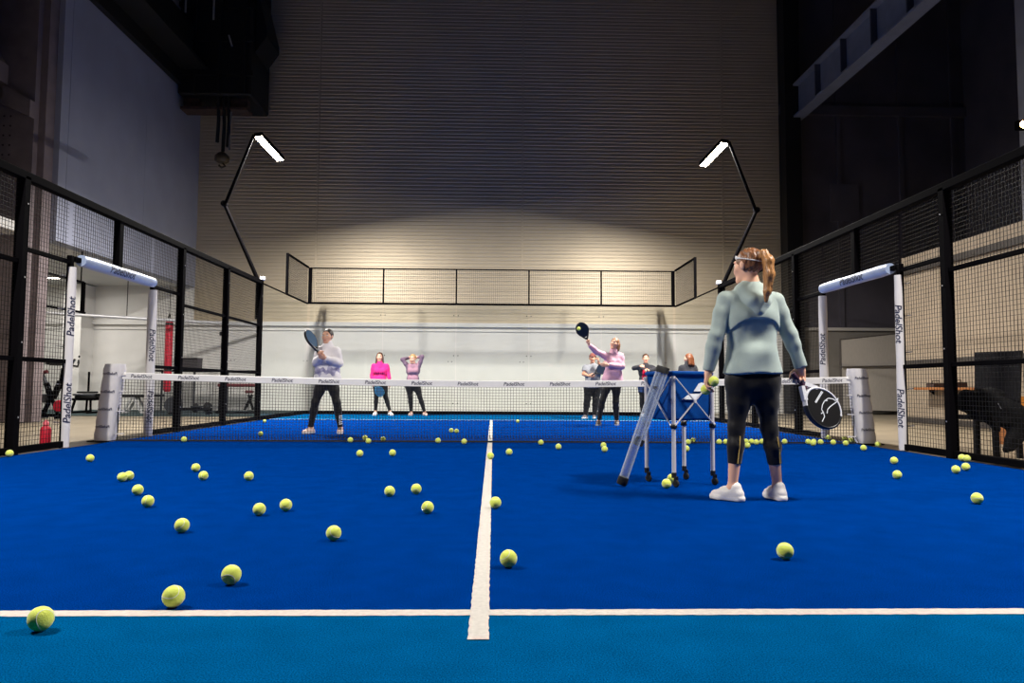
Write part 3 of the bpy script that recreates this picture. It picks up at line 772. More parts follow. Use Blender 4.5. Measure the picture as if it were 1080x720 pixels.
# padded gate frames
def pad_tube(m, a, b, r, mi=0):
    a = V3(*a); b = V3(*b); n = 9; pts = [a+(b-a)*i/(n-1) for i in range(n)]
    m.tube(pts, [r*.93]+[r*(1+random.uniform(-.05,.05)) for _ in range(n-2)]+[r*.93], 14, mi)
def gate(sx, label):
    X = 5.04*sx; r = empty('padded_gate_frame', (X, 0, 0)); tag(r, label, 'gate', 'padded court gateways')
    def lettered(name, a, b, rad, words_, fwd, up, size, mats_, straps=(), flip=False):
        m = MB(); pad_tube(m, a, b, rad); ax = nrm(V3(*b)-V3(*a)); L = np.linalg.norm(V3(*b)-V3(*a))
        fwd = nrm(V3(*fwd)); side = np.cross(ax, fwd); side = side if side@V3(*up) >= 0 else -side
        xdir = ax if np.cross(ax, side)@fwd > 0 else -ax
        if flip: xdir, side = -xdir, -side
        for q in words_:
            o = V3(*a)+ax*L*q
            def wrap(x, y, o=o): t = y/(rad*1.06); return o+xdir*x+(fwd*math.cos(t)+side*math.sin(t))*(rad*1.065)
            m.text('PadelShot', o, xdir, side, size, 1, wrap=wrap)
        for q in straps:
            o = V3(*a)+ax*L*q; m.tube([o-ax*.012, o+ax*.012], rad*1.05, 14, 2)
        return m.build(name, mats_+[strap_grey], r)
    M_ = [white_pad, navy_ink]
    f = (-sx*1., -1.0, 0)
    for y, q, nm in ((-1.07, (.24,.72), 'side_pad'), (1.0, (.2,.62), 'side_pad')):
        rr = .050 if y < 0 else .064
        lettered(nm, (X,y,.01), (X,y,2.16), rr, q, (-sx*(1.1 if y < 0 else .8), -1., 0), (0,-1,0) if sx < 0 else (0,1,0), .085, M_, flip=((y > 0) == (sx < 0)))
    lettered('top_pad', (X,-.90,2.27), (X,.98,2.27), .075, (.48,), (-sx*1., -.25, -.1), (0,0,1), .115, [pad_blue, navy_ink])
    for z in (.3,.75,1.2,1.65,2.05): MB().bar((X+sx*.05,-1.06,z), (X+sx*.12,-1.12,z+.01), .012).build('tie', white_pad, r)
gate(-1, 'white padded gateway in the fence, opening to the gym')
gate(1, 'white padded gateway in the fence, opening to the dark hall')
# glass end wall
r = empty('glass_wall', (0, 10, 0)); tag(r, 'clear glass end wall topped by a black mesh strip', 'glass wall')
for i in range(5):
    x0 = -5+2*i; MB().box((x0+.012,9.995,.09), (x0+1.988,10.007,2.99)).build('glass_pane', MATS['G'], r)
    wires(10.0, x0+.02, x0+1.98, 3.04, 3.97, 'x').build('mesh_panel', wire_black, r)
m = MB().box((-5.05,9.97,0), (5.05,10.03,.09)); m.build('base_rail', black_metal, r)
MB().box((-5.05,9.97,2.99), (5.05,10.03,3.045)).build('mid_rail', black_metal, r)
MB().box((-5.05,9.98,3.965), (5.05,10.02,3.995)).build('top_rail', black_metal, r)
for i in range(6):
    w = .045 if i in (0,5) else .02; MB().box((-5+2*i-w,9.97,3.04), (-5+2*i+w,10.03,3.995)).build('post', black_metal, r)
for i in range(1,5):
    for z in (.3,1.6,2.7):
        for e in (-.06,.06): MB().lathe((-5+2*i+e,9.995,z), [(.016,0),(.016,.008)], 8, (0,-1,0)).build('glass_fixing', black_plastic, r)

# ------------------------------------------------------------------ net
r = empty('padel_net', (0,0,0)); tag(r, 'black court net with a lettered white headband', 'net')
def ztop(x): return .835+.085*abs(x/5.)**1.6
nm = MB(); step = .04
for i in range(int(9.94/step)+1):
    x = -4.97+i*step; nm.bar((x,0,.015), (x,0,ztop(x)-.05), .0048)
for k in range(21):
    pr = None
    for i in range(41):
        x = -4.97+9.94*i/40; z = .02+(ztop(x)-.07)*k/20
        if pr is not None: nm.bar(pr, (x,0,z), .0048)
        pr = (x,0,z)
for i in range(125):                               # the slack foot of the net lies doubled on the carpet
    x = -4.97+i*.08; nm.bar((x,0,.10), (x+.03,-.05,.012), .0048); nm.bar((x+.04,0,.10), (x+.07,-.05,.012), .0048)
nm.bar((-4.97,-.02,.02), (4.97,-.02,.02), .014); nm.bar((-4.97,-.045,.012), (4.97,-.045,.012), .01)
for x in (-4.97, 4.97): nm.bar((x,0,.02), (x,0,.9), .012)
nm.build('net_mesh', mat('black_net_cord', (14,14,16), .8), r)
hb = MB(); n = 60; H = .088; vs = []; fs = []
for i in range(n+1):
    x = -4.98+9.96*i/n; z = ztop(x); vs += [(x,-.012,z-H), (x,-.012,z-.006), (x,0,z), (x,.012,z-.006), (x,.012,z-H)]
for i in range(n):
    for k in range(4): fs.append((i*5+k, i*5+k+1, i*5+6+k, i*5+5+k))
hb.add(vs, fs, 0, False)
for i in range(16):
    xc = -4.68+.624*i
    hb.text('PadelShot', 0, 0, 0, .048, 1, wrap=lambda x, y, xc=xc: V3(xc+x*1.05, -.0135, ztop(xc+x)-H/2-.002+y))
hb.build('headband', [white_band, navy_ink], r)
def net_post(sx, label):
    X = 5.0*sx; q = empty('net_post', (X, 0, 0)); tag(q, label, 'post', 'padded net posts')
    z1 = 1.03; lean = .105
    def P(u, v, z): return (X+sx*(.03+u+lean*(1-z/z1)), v, z)
    m = MB(); vs = []; fs = []; ring = [(-.12,-.06),(-.09,-.10),(.09,-.10),(.12,-.06),(.12,.06),(.09,.10),(-.09,.10),(-.12,.06)]
    nz = 13
    for i in range(nz):
        z = .015+(z1-.015)*i/(nz-1); k = (1.+.04*math.sin(i*2.4)) * (.93 if i in (0, nz-1) else 1)
        for a, b in ring: vs.append(P(a*k, b*k, z))
    for i in range(nz-1):
        for j in range(8): fs.append((i*8+j, i*8+(j+1) % 8, i*8+8+(j+1) % 8, i*8+8+j))
    m.add(vs, fs, 0, True); m.add(vs[-8:], [tuple(range(8))], 0); m.add(vs[:8], [tuple(range(8))], 0)
    for z in (.20,.43,.66,.90):
        m.text('PadelShot', 0, 0, 0, .034, 1, wrap=lambda x, y, z=z: V3(*P(x,-.1085,z+y)))
    m.build('pad', [white_pad, navy_ink], q)
    for z in (.1,.4,.66,.88): MB().bar((X+sx*.02-sx*.03,-.02,z), (X-sx*.12,-.02,z+.004), .02, .012).build('net_tie', white_pad, q)
    MB().rbox((X-.02+sx*.05,-.14,.0), (X+.3*sx+.02*sx if sx > 0 else X+.02, .14, .015), .0048).build('base_plate', black_metal, q) if sx > 0 else MB().rbox((X-.3,-.14,0), (X-.03,.14,.015), .0048).build('base_plate', black_metal, q)
net_post(-1, 'white padded net post in front of the gateway to the gym')
net_post(1, 'white padded net post in front of the gateway to the dark hall')
# ------------------------------------------------------------------ gym gear beyond the left fence
red_v = mat('red_vinyl', (196,22,52), .5, var=.08, vscale=8)
dk_red = mat('dark_red_vinyl', (96,22,30), .55)
gym_grey = mat('gym_grey_metal', (70,72,78), .5, .3)
pale_metal = mat('pale_gym_metal', (200,200,202), .4, .3)
def thing(name, label, cat, loc, rz=0., group=None): return tag(empty(name, tuple(loc), rz), label, cat, group)
# red banana bag hanging from a pipe
p = atY(176, 413, 10.75); x, y, z0 = p; z1 = float(atY(176, 337, 10.75)[2])
t = thing('punching_bag', 'long red punching bag hanging in front of the white gym wall', 'punching bag', (x,y,z0))
MB().lathe((x,y,z0), [(.07,0),(.098,.04),(.1,.1),(.1,z1-z0-.12),(.09,z1-z0-.05),(.04,z1-z0)], 20).build('bag', red_v, t)
MB().lathe((x,y,z0+(z1-z0)*.28), [(.102,0),(.102,.06)], 20).lathe((x,y,z1-.16), [(.102,0),(.102,.07)], 20).build('band', black_plastic, t)
g = MB()
for e in range(4): a = e*math.pi/2; g.tube([(x+.06*math.cos(a),y+.06*math.sin(a),z1-.04),(x,y,z1+.2)], .008, 6)
g.tube([(x,y,z1+.2),(x,y,ZA-.02)], .01, 6); g.build('chain', black_metal, t)
# long pale pipe across the annex
t = thing('ceiling_pipe', 'pale straight pipe hung below the annex ceiling above the gym gear', 'pipe', (-12,9,2.7))
a = atY(42, 329.5, 8.2); b = atY(274, 343, 11.9)
MB().tube([a, (a+b)/2, b], .045, 10).build('pipe', pale_metal, t)
for q in (.1,.35,.6): c = a+(b-a)*q; MB().tube([c, (c[0],c[1],ZA-.02)], .01, 6).build('hanger', black_metal, t)
# hanging rectangular frame
t = thing('hanging_frame', 'black rectangular frame hung from the grey wall beside the column', 'frame', (-9.25, 5.6, 2.35))
X = -9.25; y0 = float(atX(46,300,X)[1]); y1 = float(atX(88,300,X)[1]); zt = float(atX(46,287,X)[2]); zb = float(atX(46,322,X)[2])
g = MB()
for s_ in (((X,y0,zt),(X,y1,zt)), ((X,y0,zb),(X,y1+.1,zb)), ((X,y0,zt),(X,y0,zb)), ((X,y1,zt),(X,y1,zb))): g.bar(*s_, .045)
g.bar((X,y1,zb),(X,y1,zt),.09,.03,up=(0,1,0)); g.build('border', black_metal, t)
for q in (y0+.1, y1-.1): MB().bar((X,q,zt),(X,q,ZA),.02).build('hanger', black_metal, t)
# exercise bike
c = at(54, 441); t = thing('exercise_bike', 'black gym bike with a red housing and raised handles beyond the fence', 'exercise bike', c)
x, y = c[0], c[1]; S = lambda px, py, d=0.: atY(px+4, py, y+d)
MB().rbox((x-.3,y-.25,.0),(x-.2,y+.25,.06),.01).rbox((x+.2,y-.25,0),(x+.3,y+.25,.06),.01).rbox((x-.25,y-.04,.03),(x+.25,y+.04,.1),.01).build('base', black_metal, t)
MB().bar(S(42,436), S(50,418), .07).bar(S(50,418), S(58,440), .06).bar(S(50,420), S(45,404), .09).bar(S(52,420), S(60,402), .1).build('frame', black_metal, t)
MB().tube([S(47,410), S(43,400), S(41,394)], [.05,.04,.03], 10).tube([S(41,393,-.05), S(46,391.5,-.05)], .045, 10, 1).build('handle', [gym_grey, dk_red], t)
MB().tube([S(58,408), S(61,400), S(62,388)], [.06,.04,.03], 10).build('seat_post', black_metal, t)
g = MB(); q = S(57,384); g.rbox(q-V3(.13,.09,.03), q+V3(.13,.09,.04), .02).prism([(-.30,.02),(-.13,-.03),(-.13,.05)], q-V3(0,.05,0), (1,0,0), (0,0,1), (0,.1,0)).build('seat', rubber, t)
g = MB(); q = S(59,428); g.lathe(q+V3(0,.06,0), [(.11,0),(.13,.02),(.13,.10),(.11,.12)], 24, (0,-1,0)).build('wheel_housing', red_v, t)
MB().lathe(S(42,420)+V3(0,.05,0), [(.08,0),(.1,.02),(.1,.06),(.08,.08)], 16, (0,-1,0)).build('flywheel', gym_grey, t)
# red bottle by the fence
c = at(47.5, 467.5); x, y = c[0], c[1]
t = thing('water_bottle', 'red bottle standing on the concrete just outside the gym side fence', 'bottle', c)
MB().lathe((x,y,-.013), [(.058,0),(.062,.01),(.062,.19),(.055,.215),(.03,.235),(.028,.25)], 18).build('bottle_body', red_v, t)
MB().lathe((x,y,.237), [(.034,0),(.034,.035),(.022,.04),(.02,.06)], 14).build('bottle_cap', mat('pale_red_plastic', (222,96,110), .5), t)
# weight sled with plates and a pole
c = atG(93, 9.8); x, y = c[0], c[1]; t = thing('weight_sled', 'black loaded weight sled with one upright pole, by the white pillar', 'weight sled', c)
g = MB()
for e in (-.25,.25): g.rbox((x+e-.04,y-.5,0),(x+e+.04,y+.5,.05),.01)
for e in (-.25,.25):
    for f_ in (-.35,.35): g.bar((x+e,y+f_,.04),(x+e*.8,y+f_*.8,.36),.05)
g.rbox((x-.32,y-.38,.34),(x+.32,y+.38,.40),.01); g.build('frame', black_metal, t)
for k, (rr, h) in enumerate(((.33,.06),(.36,.05),(.25,.05))): MB().lathe((x-.02*k,y,.402+.062*k), [(rr-.02,0),(rr,.012),(rr,h-.012),(rr-.02,h)], 24).build('weight_plate', [rubber, gym_grey, rubber][k], t)
zt = float(atY(93, 392, y)[2]); MB().tube([(x-.02,y,.58),(x-.02,y,zt)], .028, 10).build('pole', black_metal, t)
g = MB().bar((x-.5,y-.3,.43),(x-.3,y-.3,.43),.07).bar((x+.3,y-.2,.5),(x+.55,y-.2,.5),.04); g.build('side_bar', black_metal, t)
# bench with pale legs
c = atG(146, 9.9); x, y = c[0], c[1]; t = thing('gym_bench', 'black gym bench on pale splayed legs, seen through the net', 'gym bench', c)
MB().rbox((x-.48,y-.15,.42),(x+.3,y+.15,.50),.02).build('pad', rubber, t)
MB().rbox((x+.32,y-.15,.44),(x+.62,y+.15,.51),.02).build('pad', rubber, t)
g = MB()
for e in (-.14,.14): g.bar((x-.36,y+e,0),(x-.12,y+e,.42),.05).bar((x+.16,y+e,0),(x-.08,y+e,.42),.05)
g.bar((x-.36,y-.15,.025),(x-.36,y+.15,.025),.05).bar((x+.16,y-.15,.025),(x+.16,y+.15,.025),.05); g.build('leg_frame', pale_metal, t)
# dark low bench with red pad (right part of the gym)
c = atG(252, 9.9); x, y = c[0], c[1]; S = lambda px, py, d=0.: atY(px, py, y+d)
t = thing('weight_bench', 'black weight bench with a long dark red pad, beside the glass', 'weight bench', c)
a, b = S(231,406), S(270,407); g = MB().rbox((a[0],y-.14,a[2]-.05),(b[0],y+.14,a[2]+.04),.02); g.build('pad', dk_red, t)
q = S(263,413); MB().rbox(q-V3(.1,.08,.04), q+V3(.1,.08,.04),.02).build('seat', dk_red, t)
g = MB().bar(S(262,416),S(267,432),.05).bar(S(266,416),S(258,432),.06).bar(S(232,408),S(232,432),.05).bar((a[0],y,.03),(b[0],y,.03),.05).bar(S(231,402),S(236,402),.08)
for px in (233,262): q = S(px,432); g.bar((q[0],y-.28,.03),(q[0],y+.28,.03),.06)
g.build('frame', black_metal, t)
# stand with a cross handle
c = atG(233.5, 10.72); x, y = c[0], c[1]; zt = float(atY(233, 352, y)[2])
t = thing('pulley_stand', 'thin upright black stand with a short cross bar near the red bench', 'stand', (x,y,0))
MB().tube([(x,y,.03),(x,y,zt)], .025, 10).build('pole', gym_grey, t); MB().rbox((x-.12,y-.04,zt-.05),(x+.08,y+.04,zt+.06),.02).build('cross_bar', rubber, t)
g = MB()
for e in range(3): a_ = e*2.1; g.bar((x,y,.05),(x+.25*math.cos(a_),y+.25*math.sin(a_),.012),.03)
g.build('foot', black_metal, t)
# dark box on a rack shelf
a = atY(165, 390, 11.2); b = atY(272, 391.5, 11.2); y = 11.2
t = thing('storage_rack', 'long black wall shelf along the white gym wall', 'shelf', (a[0],y,0))
MB().rbox((a[0],y-.2,a[2]-.05),(b[0],y+.2,a[2]),.01).build('shelf_board', black_metal, t)
g = MB()
for q in (.03,.35,.68,.97):
    xx = a[0]+(b[0]-a[0])*q; MB().bar((xx,y+.18,.004),(xx,y+.18,a[2]-.05),.05).build('upright', gym_grey, t)
q = atY(201.5, 388, y); zt = float(atY(201,377.5,y)[2])
t = thing('storage_crate', 'dark crate standing on the long black gym shelf', 'crate', (q[0],y,a[2]))
m = MB(); x = q[0]; z = a[2]+.002; w = .23; h = zt-z
m.rbox((x-w,y-.18,z),(x+w,y+.18,z+.03),.005)
for e in (-1,1): m.rbox((x+e*w-.012,y-.18,z),(x+e*w+.012,y+.18,z+h),.004); m.rbox((x-w,y+e*.17-.012,z),(x+w,y+e*.17+.012,z+h),.004)
m.build('crate_body', mat('dark_grey_plastic', (52,50,54), .6), t)
MB().rbox((x-w-.02,y-.2,z+h-.04),(x+w+.02,y-.165,z+h),.006).rbox((x-w-.02,y+.165,z+h-.04),(x+w+.02,y+.2,z+h),.006).build('rim', black_plastic, t)
def dumbbell(px, py, label, sc=1.):
    c = atG(px, py); x, y = c[0], c[1]; t = thing('dumbbell', label, 'dumbbell', c, group='weights on the gym mat')
    R_ = .13*sc
    MB().tube([(x-.18*sc,y,R_),(x+.18*sc,y,R_)], .02*sc, 10).build('bar', pale_metal, t)
    for e in (-1,1): MB().lathe((x+e*.12*sc,y,R_+.004), [(R_-.03,0),(R_,.02),(R_,.1*sc),(R_-.03,.12*sc)], 8, (e,0,0)).build('weight', rubber, t)
dumbbell(213, 10.4, 'black dumbbell on the gym mat, nearer the punching bag'); dumbbell(226, 10.4, 'black dumbbell on the gym mat, nearer the red bench', 1.1)
c = atG(200, 9.3); x, y = c[0], c[1]; t = thing('rowing_machine', 'low black rowing machine on the gym mat below the dark crate', 'rowing machine', c)
MB().rbox((x-.45,y-.05,.10),(x+.55,y+.05,.17),.01).build('rail', black_metal, t)
MB().rbox((x+.05,y-.13,.172),(x+.3,y+.13,.22),.02).build('seat', rubber, t)
MB().lathe((x-.42,y+.09,.24),[(.2,0),(.22,.03),(.22,.15),(.2,.18)],20,(0,-1,0)).build('flywheel', gym_grey, t)
g = MB().bar((x-.4,y,.3),(x-.32,y,.78),.04).bar((x-.5,y,.76),(x-.2,y,.8),.05); g.build('console_arm', pale_metal, t)
g = MB().bar((x+.5,y,.12),(x+.5,y,0),.05).bar((x-.45,y,.12),(x-.45,y,0),.05).bar((x+.5,y-.2,.02),(x+.5,y+.2,.02),.04).bar((x-.45,y-.2,.02),(x-.45,y+.2,.02),.04); g.build('foot', black_metal, t)
# black mark on the white pillar
a = atY(79, 383, 11.69); m = MB(); k = .027
m.prism([(-5,-3),(3.5,-4),(5,0),(3.5,0),(2.6,-2.4),(-2.4,-1.6),(1,4.6),(-1.2,5)], a, (k,0,0), (0,0,k), (0,-.006,0))
m.prism([(2.6,0),(5,0),(4.6,4),(3.2,4)], a, (k,0,0), (0,0,k), (0,-.006,0)); m.lathe(a+V3(.12,0,.2), [(.03,0),(.03,.006)], 10, (0,-1,0))
tag(m.build('wall_emblem', wire_black), 'black hooked emblem on the white pillar in the gym', 'emblem')
# ------------------------------------------------------------------ beyond the right fence
y = 11.6; a = atY(888, 433, y); b = atY(949, 433, y); zl = float(atY(888,358,y)[2]); zr = float(atY(946,351.5,y)[2])
t = thing('divider_screen', 'pale grey divider screen standing in the dark hall behind the gateway', 'screen', (a[0],y,0))
m = MB().prism([(a[0],.14),(b[0],.10),(b[0],zr),(a[0],zl)], (0,y,0), (1,0,0), (0,0,1), (0,.04,0)); m.build('sheet', mat('pale_grey_cloth', (176,168,158), .8, var=.06, vscale=30, stretch=(1,1,.2)), t)
g = MB().bar((a[0],y+.02,0),(a[0],y+.02,zl),.05).bar((b[0],y+.02,0),(b[0],y+.02,zr),.05).bar((a[0],y+.02,zl),(b[0],y+.02,zr),.04)
for q in (a,b): g.bar((q[0],y-.3,.03),(q[0],y+.3,.03),.05)
g.bar((a[0],y-.01,1.42),(b[0],y-.01,1.46),.2,.02,up=(0,0,1)); g.build('frame', mat('dull_grey_metal', (96,90,86), .6), t)
X = 9.66; a = atX(978, 409, X); b = atX(1044, 409, X); z = .76
t = thing('wall_shelf', 'orange brown wooden shelf along the beige wall', 'shelf', (X,(a[1]+b[1])/2,z))
wood = mat('orange_wood', (150,92,44), .5, var=.25, vscale=6, stretch=(1,.2,6))
MB().rbox((X-.32,b[1],z-.02),(X+.0,a[1],z+.035),.008).build('board', wood, t)
g = MB()
for q in (.12,.5,.88): yy = b[1]+(a[1]-b[1])*q; g.prism([(0,0),(-.12,0),(0,-.10)], (X,yy,z-.021), (1,0,0), (0,0,1), (0,.03,0))
g.build('bracket', black_metal, t)
for px, w, h, lab in ((987, .13, .09, 'low dark tray on the wooden shelf, the one closer to the gateway'), (1010, .12, .10, 'low dark tray on the wooden shelf, the one closer to the chair')):
    q = atX(px, 405, X-.17); yy = q[1]; t = thing('shelf_tray', lab, 'tray', (X-.17,yy,z+.036), group='trays on the wall shelf')
    zz = z+.037; m = MB().rbox((X-.29,yy-w,zz),(X-.05,yy+w,zz+.015),.004)
    for e in (-1,1): m.rbox((X-.29,yy+e*w-.008,zz),(X-.05,yy+e*w+.008,zz+h),.003)
    for e in (-.29,-.058): m.rbox((X+e,yy-w,zz),(X+e+.012,yy+w,zz+h*.8),.003)
    m.build('tray_body', mat('dark_brown_plastic', (58,40,36), .6), t)
    MB().tube([(X-.17,yy-w,zz+h*.7),(X-.17,yy-w*.9,zz+h+.05),(X-.17,yy+w*.9,zz+h+.05),(X-.17,yy+w,zz+h*.7)], .008, 6).build('handle', black_metal, t)
# chair with a jacket
cx, cy = 5.62, -1.72; rz = math.radians(-62)
t = thing('plastic_chair', 'black chair with a tall straight back, just outside the fence under a jacket', 'chair', (cx,cy,0))
Rz = np.array([[math.cos(rz),-math.sin(rz)],[math.sin(rz),math.cos(rz)]])
def C(u, v, z): q = Rz@np.array([u,v]); return V3(cx+q[0], cy+q[1], z)          # u across, v towards the back
ex = C(1,0,0)-C(0,0,0); ey = C(0,1,0)-C(0,0,0); ez = V3(0,0,1)
chair_m = mat('black_chair_plastic', (15,14,17), .6, spec=.2)
MB().obox(C(0,0,.44), ex*.25, ey*.26, ez*.022).build('seat', chair_m, t)
m = MB(); q0 = C(0,.26,.46); m.prism([(-.24,0),(.24,0),(.25,.74),(-.25,.74)], q0-ey*.02, ex, nrm(ez+ey*.10), ey*.035); m.build('backrest', chair_m, t)
for u, v in ((-.22,-.22),(.22,-.22),(-.22,.24),(.22,.24)): MB().bar(C(u,v,.43), C(u*1.05,v*1.05,-.014), .05).build('leg', chair_m, t)
def blob(name, label, cat, prims, vox, m_, amp, seed, clips=(), mats=None):
    lo = np.min([_bbox(p)[0] for p in prims], 0); o = solid(name, [(prims, list(clips))], vox, m_, None, folds(amp, 1.1, seed), 2, None, V3((lo[0]+np.max([_bbox(p)[1] for p in prims],0)[0])/2, np.mean([p[1][1] for p in prims]), lo[2]))
    return tag(o, label, cat)
jm = fabric('black_jacket_cloth', (9,9,11), var=.2, sheen=0)
J_ = lambda px, py, Y: atY(px, py, Y)
yj = -1.9
jp = [cap(J_(1020,419,yj), J_(1045,421,yj-.05), .085, .10, .08), cap(J_(1016,428,yj), J_(1040,432,yj), .06, .09, .08), cap(J_(1040,425,yj), J_(1068,432,yj-.1), .10, .09, .08),
      cap(J_(1062,430,yj-.12), J_(1090,444,yj-.15), .075, .09, .07), cap(J_(1030,436,yj), J_(1075,447,yj-.1), .07, .09, .08), cap(J_(1072,446,yj-.1), J_(1061,474,yj-.12), .075, .035, .06),
      cap(J_(1085,450,yj-.1), J_(1068,473,yj-.12), .08, .03, .06), cap(J_(1040,440,yj-.12), J_(1052,452,yj-.14), .05, .03, .05), cap(J_(1034,415,yj), J_(1052,416,yj+.05), .06, .07, .05)]
jk = blob('jacket', 'black jacket heaped over the black chair outside the fence', 'jacket', jp, .012, jm, .010, 4)
for a, b in ((J_(1052.5,425,yj-.20), J_(1056,431,yj-.22)), (J_(1043.5,455,yj-.21), J_(1045,451,yj-.20))): MB().bar(a, b, .012, .006).build('zip_pull', mat('pale_zip', (150,150,152), .4, .6), jk)
a = atY(1058, 423, .2); c = V3(a[0]+.45, .2, 0)
t = thing('wooden_stool', 'orange wooden bench showing between the jacket and the tall chair back', 'bench', c)
MB().rbox((c[0]-.5,c[1]-.18,.52),(c[0]+.5,c[1]+.18,.66),.01).build('bench_top', mat('bright_orange_wood', (206,132,52), .45, var=.2, vscale=5, stretch=(.3,1,6)), t)
for ux in (-.44,.44): MB().rbox((c[0]+ux-.03,c[1]-.16,-.014),(c[0]+ux+.03,c[1]+.16,.52),.006).build('leg', wood, t)
# warm flood lamp on the column
q = V3(9.30, 2.92, float(atY(1076,133,2.92)[2])); q[0] = float(atY(1077,133,2.92)[0])
t = thing('wall_lamp', 'small glowing orange floodlight high on the pale column by the beige wall', 'lamp', q)
MB().rbox(q+V3(-.09,-.06,-.07), q+V3(.12,.06,.10), .015).build('lamp_body', black_metal, t)
MB().lathe(q+V3(-.0,-.058,.01), [(.065,0),(.065,.012),(.04,.02)], 16, (0,-1,0)).build('lens', mat('warm_lens', (255,190,120), .4, emit=(255,176,96), estr=90), t)
MB().bar(q+V3(.05,.05,0), q+V3(.12,.1,0), .05).build('bracket', black_metal, t)
WARM = q
# ------------------------------------------------------------------ ball trolley
t = thing('ball_trolley', 'blue fabric ball trolley on four silver legs with castors beside the coach', 'ball trolley', at(715,505))
L4 = {}
A = at(683,508.5); B = at(711,513.5); D_ = at(752,511)
A[2]=B[2]=D_[2]=0
# make it a true square from the near leg's two sides
u1 = nrm(D_-B); s1 = np.linalg.norm(D_-B); v1 = V3(-u1[1], u1[0], 0); v1 = v1 if v1@(A-B) > 0 else -v1
A = B+v1*s1*.98; C_ = A+u1*s1
zt, zb, zc = .86, .50, .455
leg_alu = mat('pale_aluminium', (214,211,214), .38, .2)
for q in (A,B,D_,C_):
    lg = MB().tube([(q[0],q[1],.075),(q[0],q[1],zt-.02)], .0165, 12).build('leg', leg_alu, t)
    MB().lathe((q[0],q[1],zc-.015), [(.02,0),(.026,.004),(.026,.03),(.02,.034)], 12).build('collar', black_plastic, lg)
    ca = MB(); ca.lathe((q[0],q[1],.07), [(.02,0),(.02,.04)], 12); w = nrm(V3(.6,-.8,0)); o_ = V3(q[0],q[1],.028)+w*.018
    for e in (-.012,.012): ca.bar(o_+V3(w[1],-w[0],0)*e+V3(0,0,.052), o_+V3(w[1],-w[0],0)*e, .02, .005, up=(w[1],-w[0],0))
    cs = ca.build('castor', black_plastic, t)
    ww = MB().lathe(o_-V3(w[1],-w[0],0)*.009, [(.02,0),(.028,.003),(.028,.015),(.02,.018)], 16, (w[1],-w[0],0)); ww.build('wheel', rubber, cs)
ctr = (A+B+C_+D_)/4
def wall_pts(z, k=1., sag=0.):
    out_ = []
    Q = [A,B,D_,C_]
    for i in range(4):
        p, q = Q[i], Q[(i+1) % 4]
        for j in range(10):
            f_ = j/10; e = ctr+(p+(q-p)*f_-ctr)*k; n_ = nrm((p+q)/2-ctr); out_.append(V3(e[0],e[1],z)-n_*sag*4*f_*(1-f_))
    return out_
bk = MB(); rows = [(zt,.97,.008),(zt-.04,.98,.012),(zt-.15,.97,.014),(zt-.27,.95,.012),(zb+.02,.92,.01),(zb,.86,.0)]
vs = []; fs = []
for z, k, sg in rows: vs += wall_pts(z, k, sg)
n = 40
for i in range(len(rows)-1):
    for j in range(n): fs.append((i*n+j, i*n+(j+1) % n, i*n+n+(j+1) % n, i*n+n+j))
fs.append(tuple(range((len(rows)-1)*n, len(rows)*n)))
bk.add(vs, fs, 0, True)
# inner skin so that the bag has thickness
vs2 = []
for z, k, sg in rows: vs2 += wall_pts(z+(.004 if z == zb else 0), k-.03, sg)
bk.add(vs2, [f_[::-1] for f_ in fs], 0, True); bk.add(vs[:n]+vs2[:n], [(j,(j+1) % n,n+(j+1) % n,n+j) for j in range(n)])
bag = bk.build('basket', blue_fabric, t)
rim = wall_pts(zt+.004, .985, .006); MB().tube(rim, .017, 8, 0, closed=True).build('basket_rim', blue_fabric, bag)
# two white slanted bars printed on the side that faces the camera
fn = nrm(V3(-(D_-B)[1]*-1, -(D_-B)[0], 0)); fn = fn if fn@(CAM-ctr) > 0 else -fn
o_ = B+(D_-B)*.60+V3(0,0,.70); o_[:2] += fn[:2]*-.008
g = MB()
pl = [((-.115,-.03),(.01,-.03),(.045,.005),(-.05,.005)), ((-.02,.02),(.10,.02),(.065,.07),(.045,.075),(.02,.068))]
for poly in pl: g.prism([(x*1.2,y*1.25) for x, y in poly], o_, u1, (0,0,1), fn*.004)
g.build('printed_emblem', white_print, bag)
br = MB()
for p, q in ((B,D_),(A,B),(C_,D_),(A,C_)):
    nn = nrm((p+q)/2-ctr)*.02
    br.bar(p+V3(0,0,zc+.01)+nn, q+V3(0,0,zt-.03)+nn, .013, .006).bar(q+V3(0,0,zc+.01)+nn*1.3, p+V3(0,0,zt-.03)+nn*1.3, .013, .006)
    br.lathe((p+q)/2+V3(0,0,(zc+zt)/2-.01)+nn, [(.012,0),(.012,.012)], 10, nn)
br.build('cross_brace', leg_alu, t)
# pick-up tubes leaning on the trolley
lo_ = at(656,513,.0); dep = float(lo_[1]); hi_ = atY(697,390, dep-.08)
t2 = thing('ball_pickup_tube', 'pair of clear ball pick-up tubes leaning against the blue trolley', 'ball tube', lo_)
tube_glass = bpy.data.materials.new('clear_plastic'); tube_glass.use_nodes = True
_t = tube_glass.node_tree; _t.nodes.clear(); _o = _t.nodes.new('ShaderNodeOutputMaterial'); _tr = _t.nodes.new('ShaderNodeBsdfTransparent'); _tr.inputs[0].default_value = (.90,.93,.97,1)
_pb = _t.nodes.new('ShaderNodeBsdfPrincipled'); _pb.inputs['Base Color'].default_value = (.55,.6,.68,1); _pb.inputs['Roughness'].default_value = .12; _pb.inputs['Coat Weight'].default_value = .6
_lw = _t.nodes.new('ShaderNodeLayerWeight'); _lw.inputs[0].default_value = .42; _mr = _t.nodes.new('ShaderNodeMapRange'); _mr.inputs[3].default_value = .10; _mr.inputs[4].default_value = .85; _mx = _t.nodes.new('ShaderNodeMixShader')
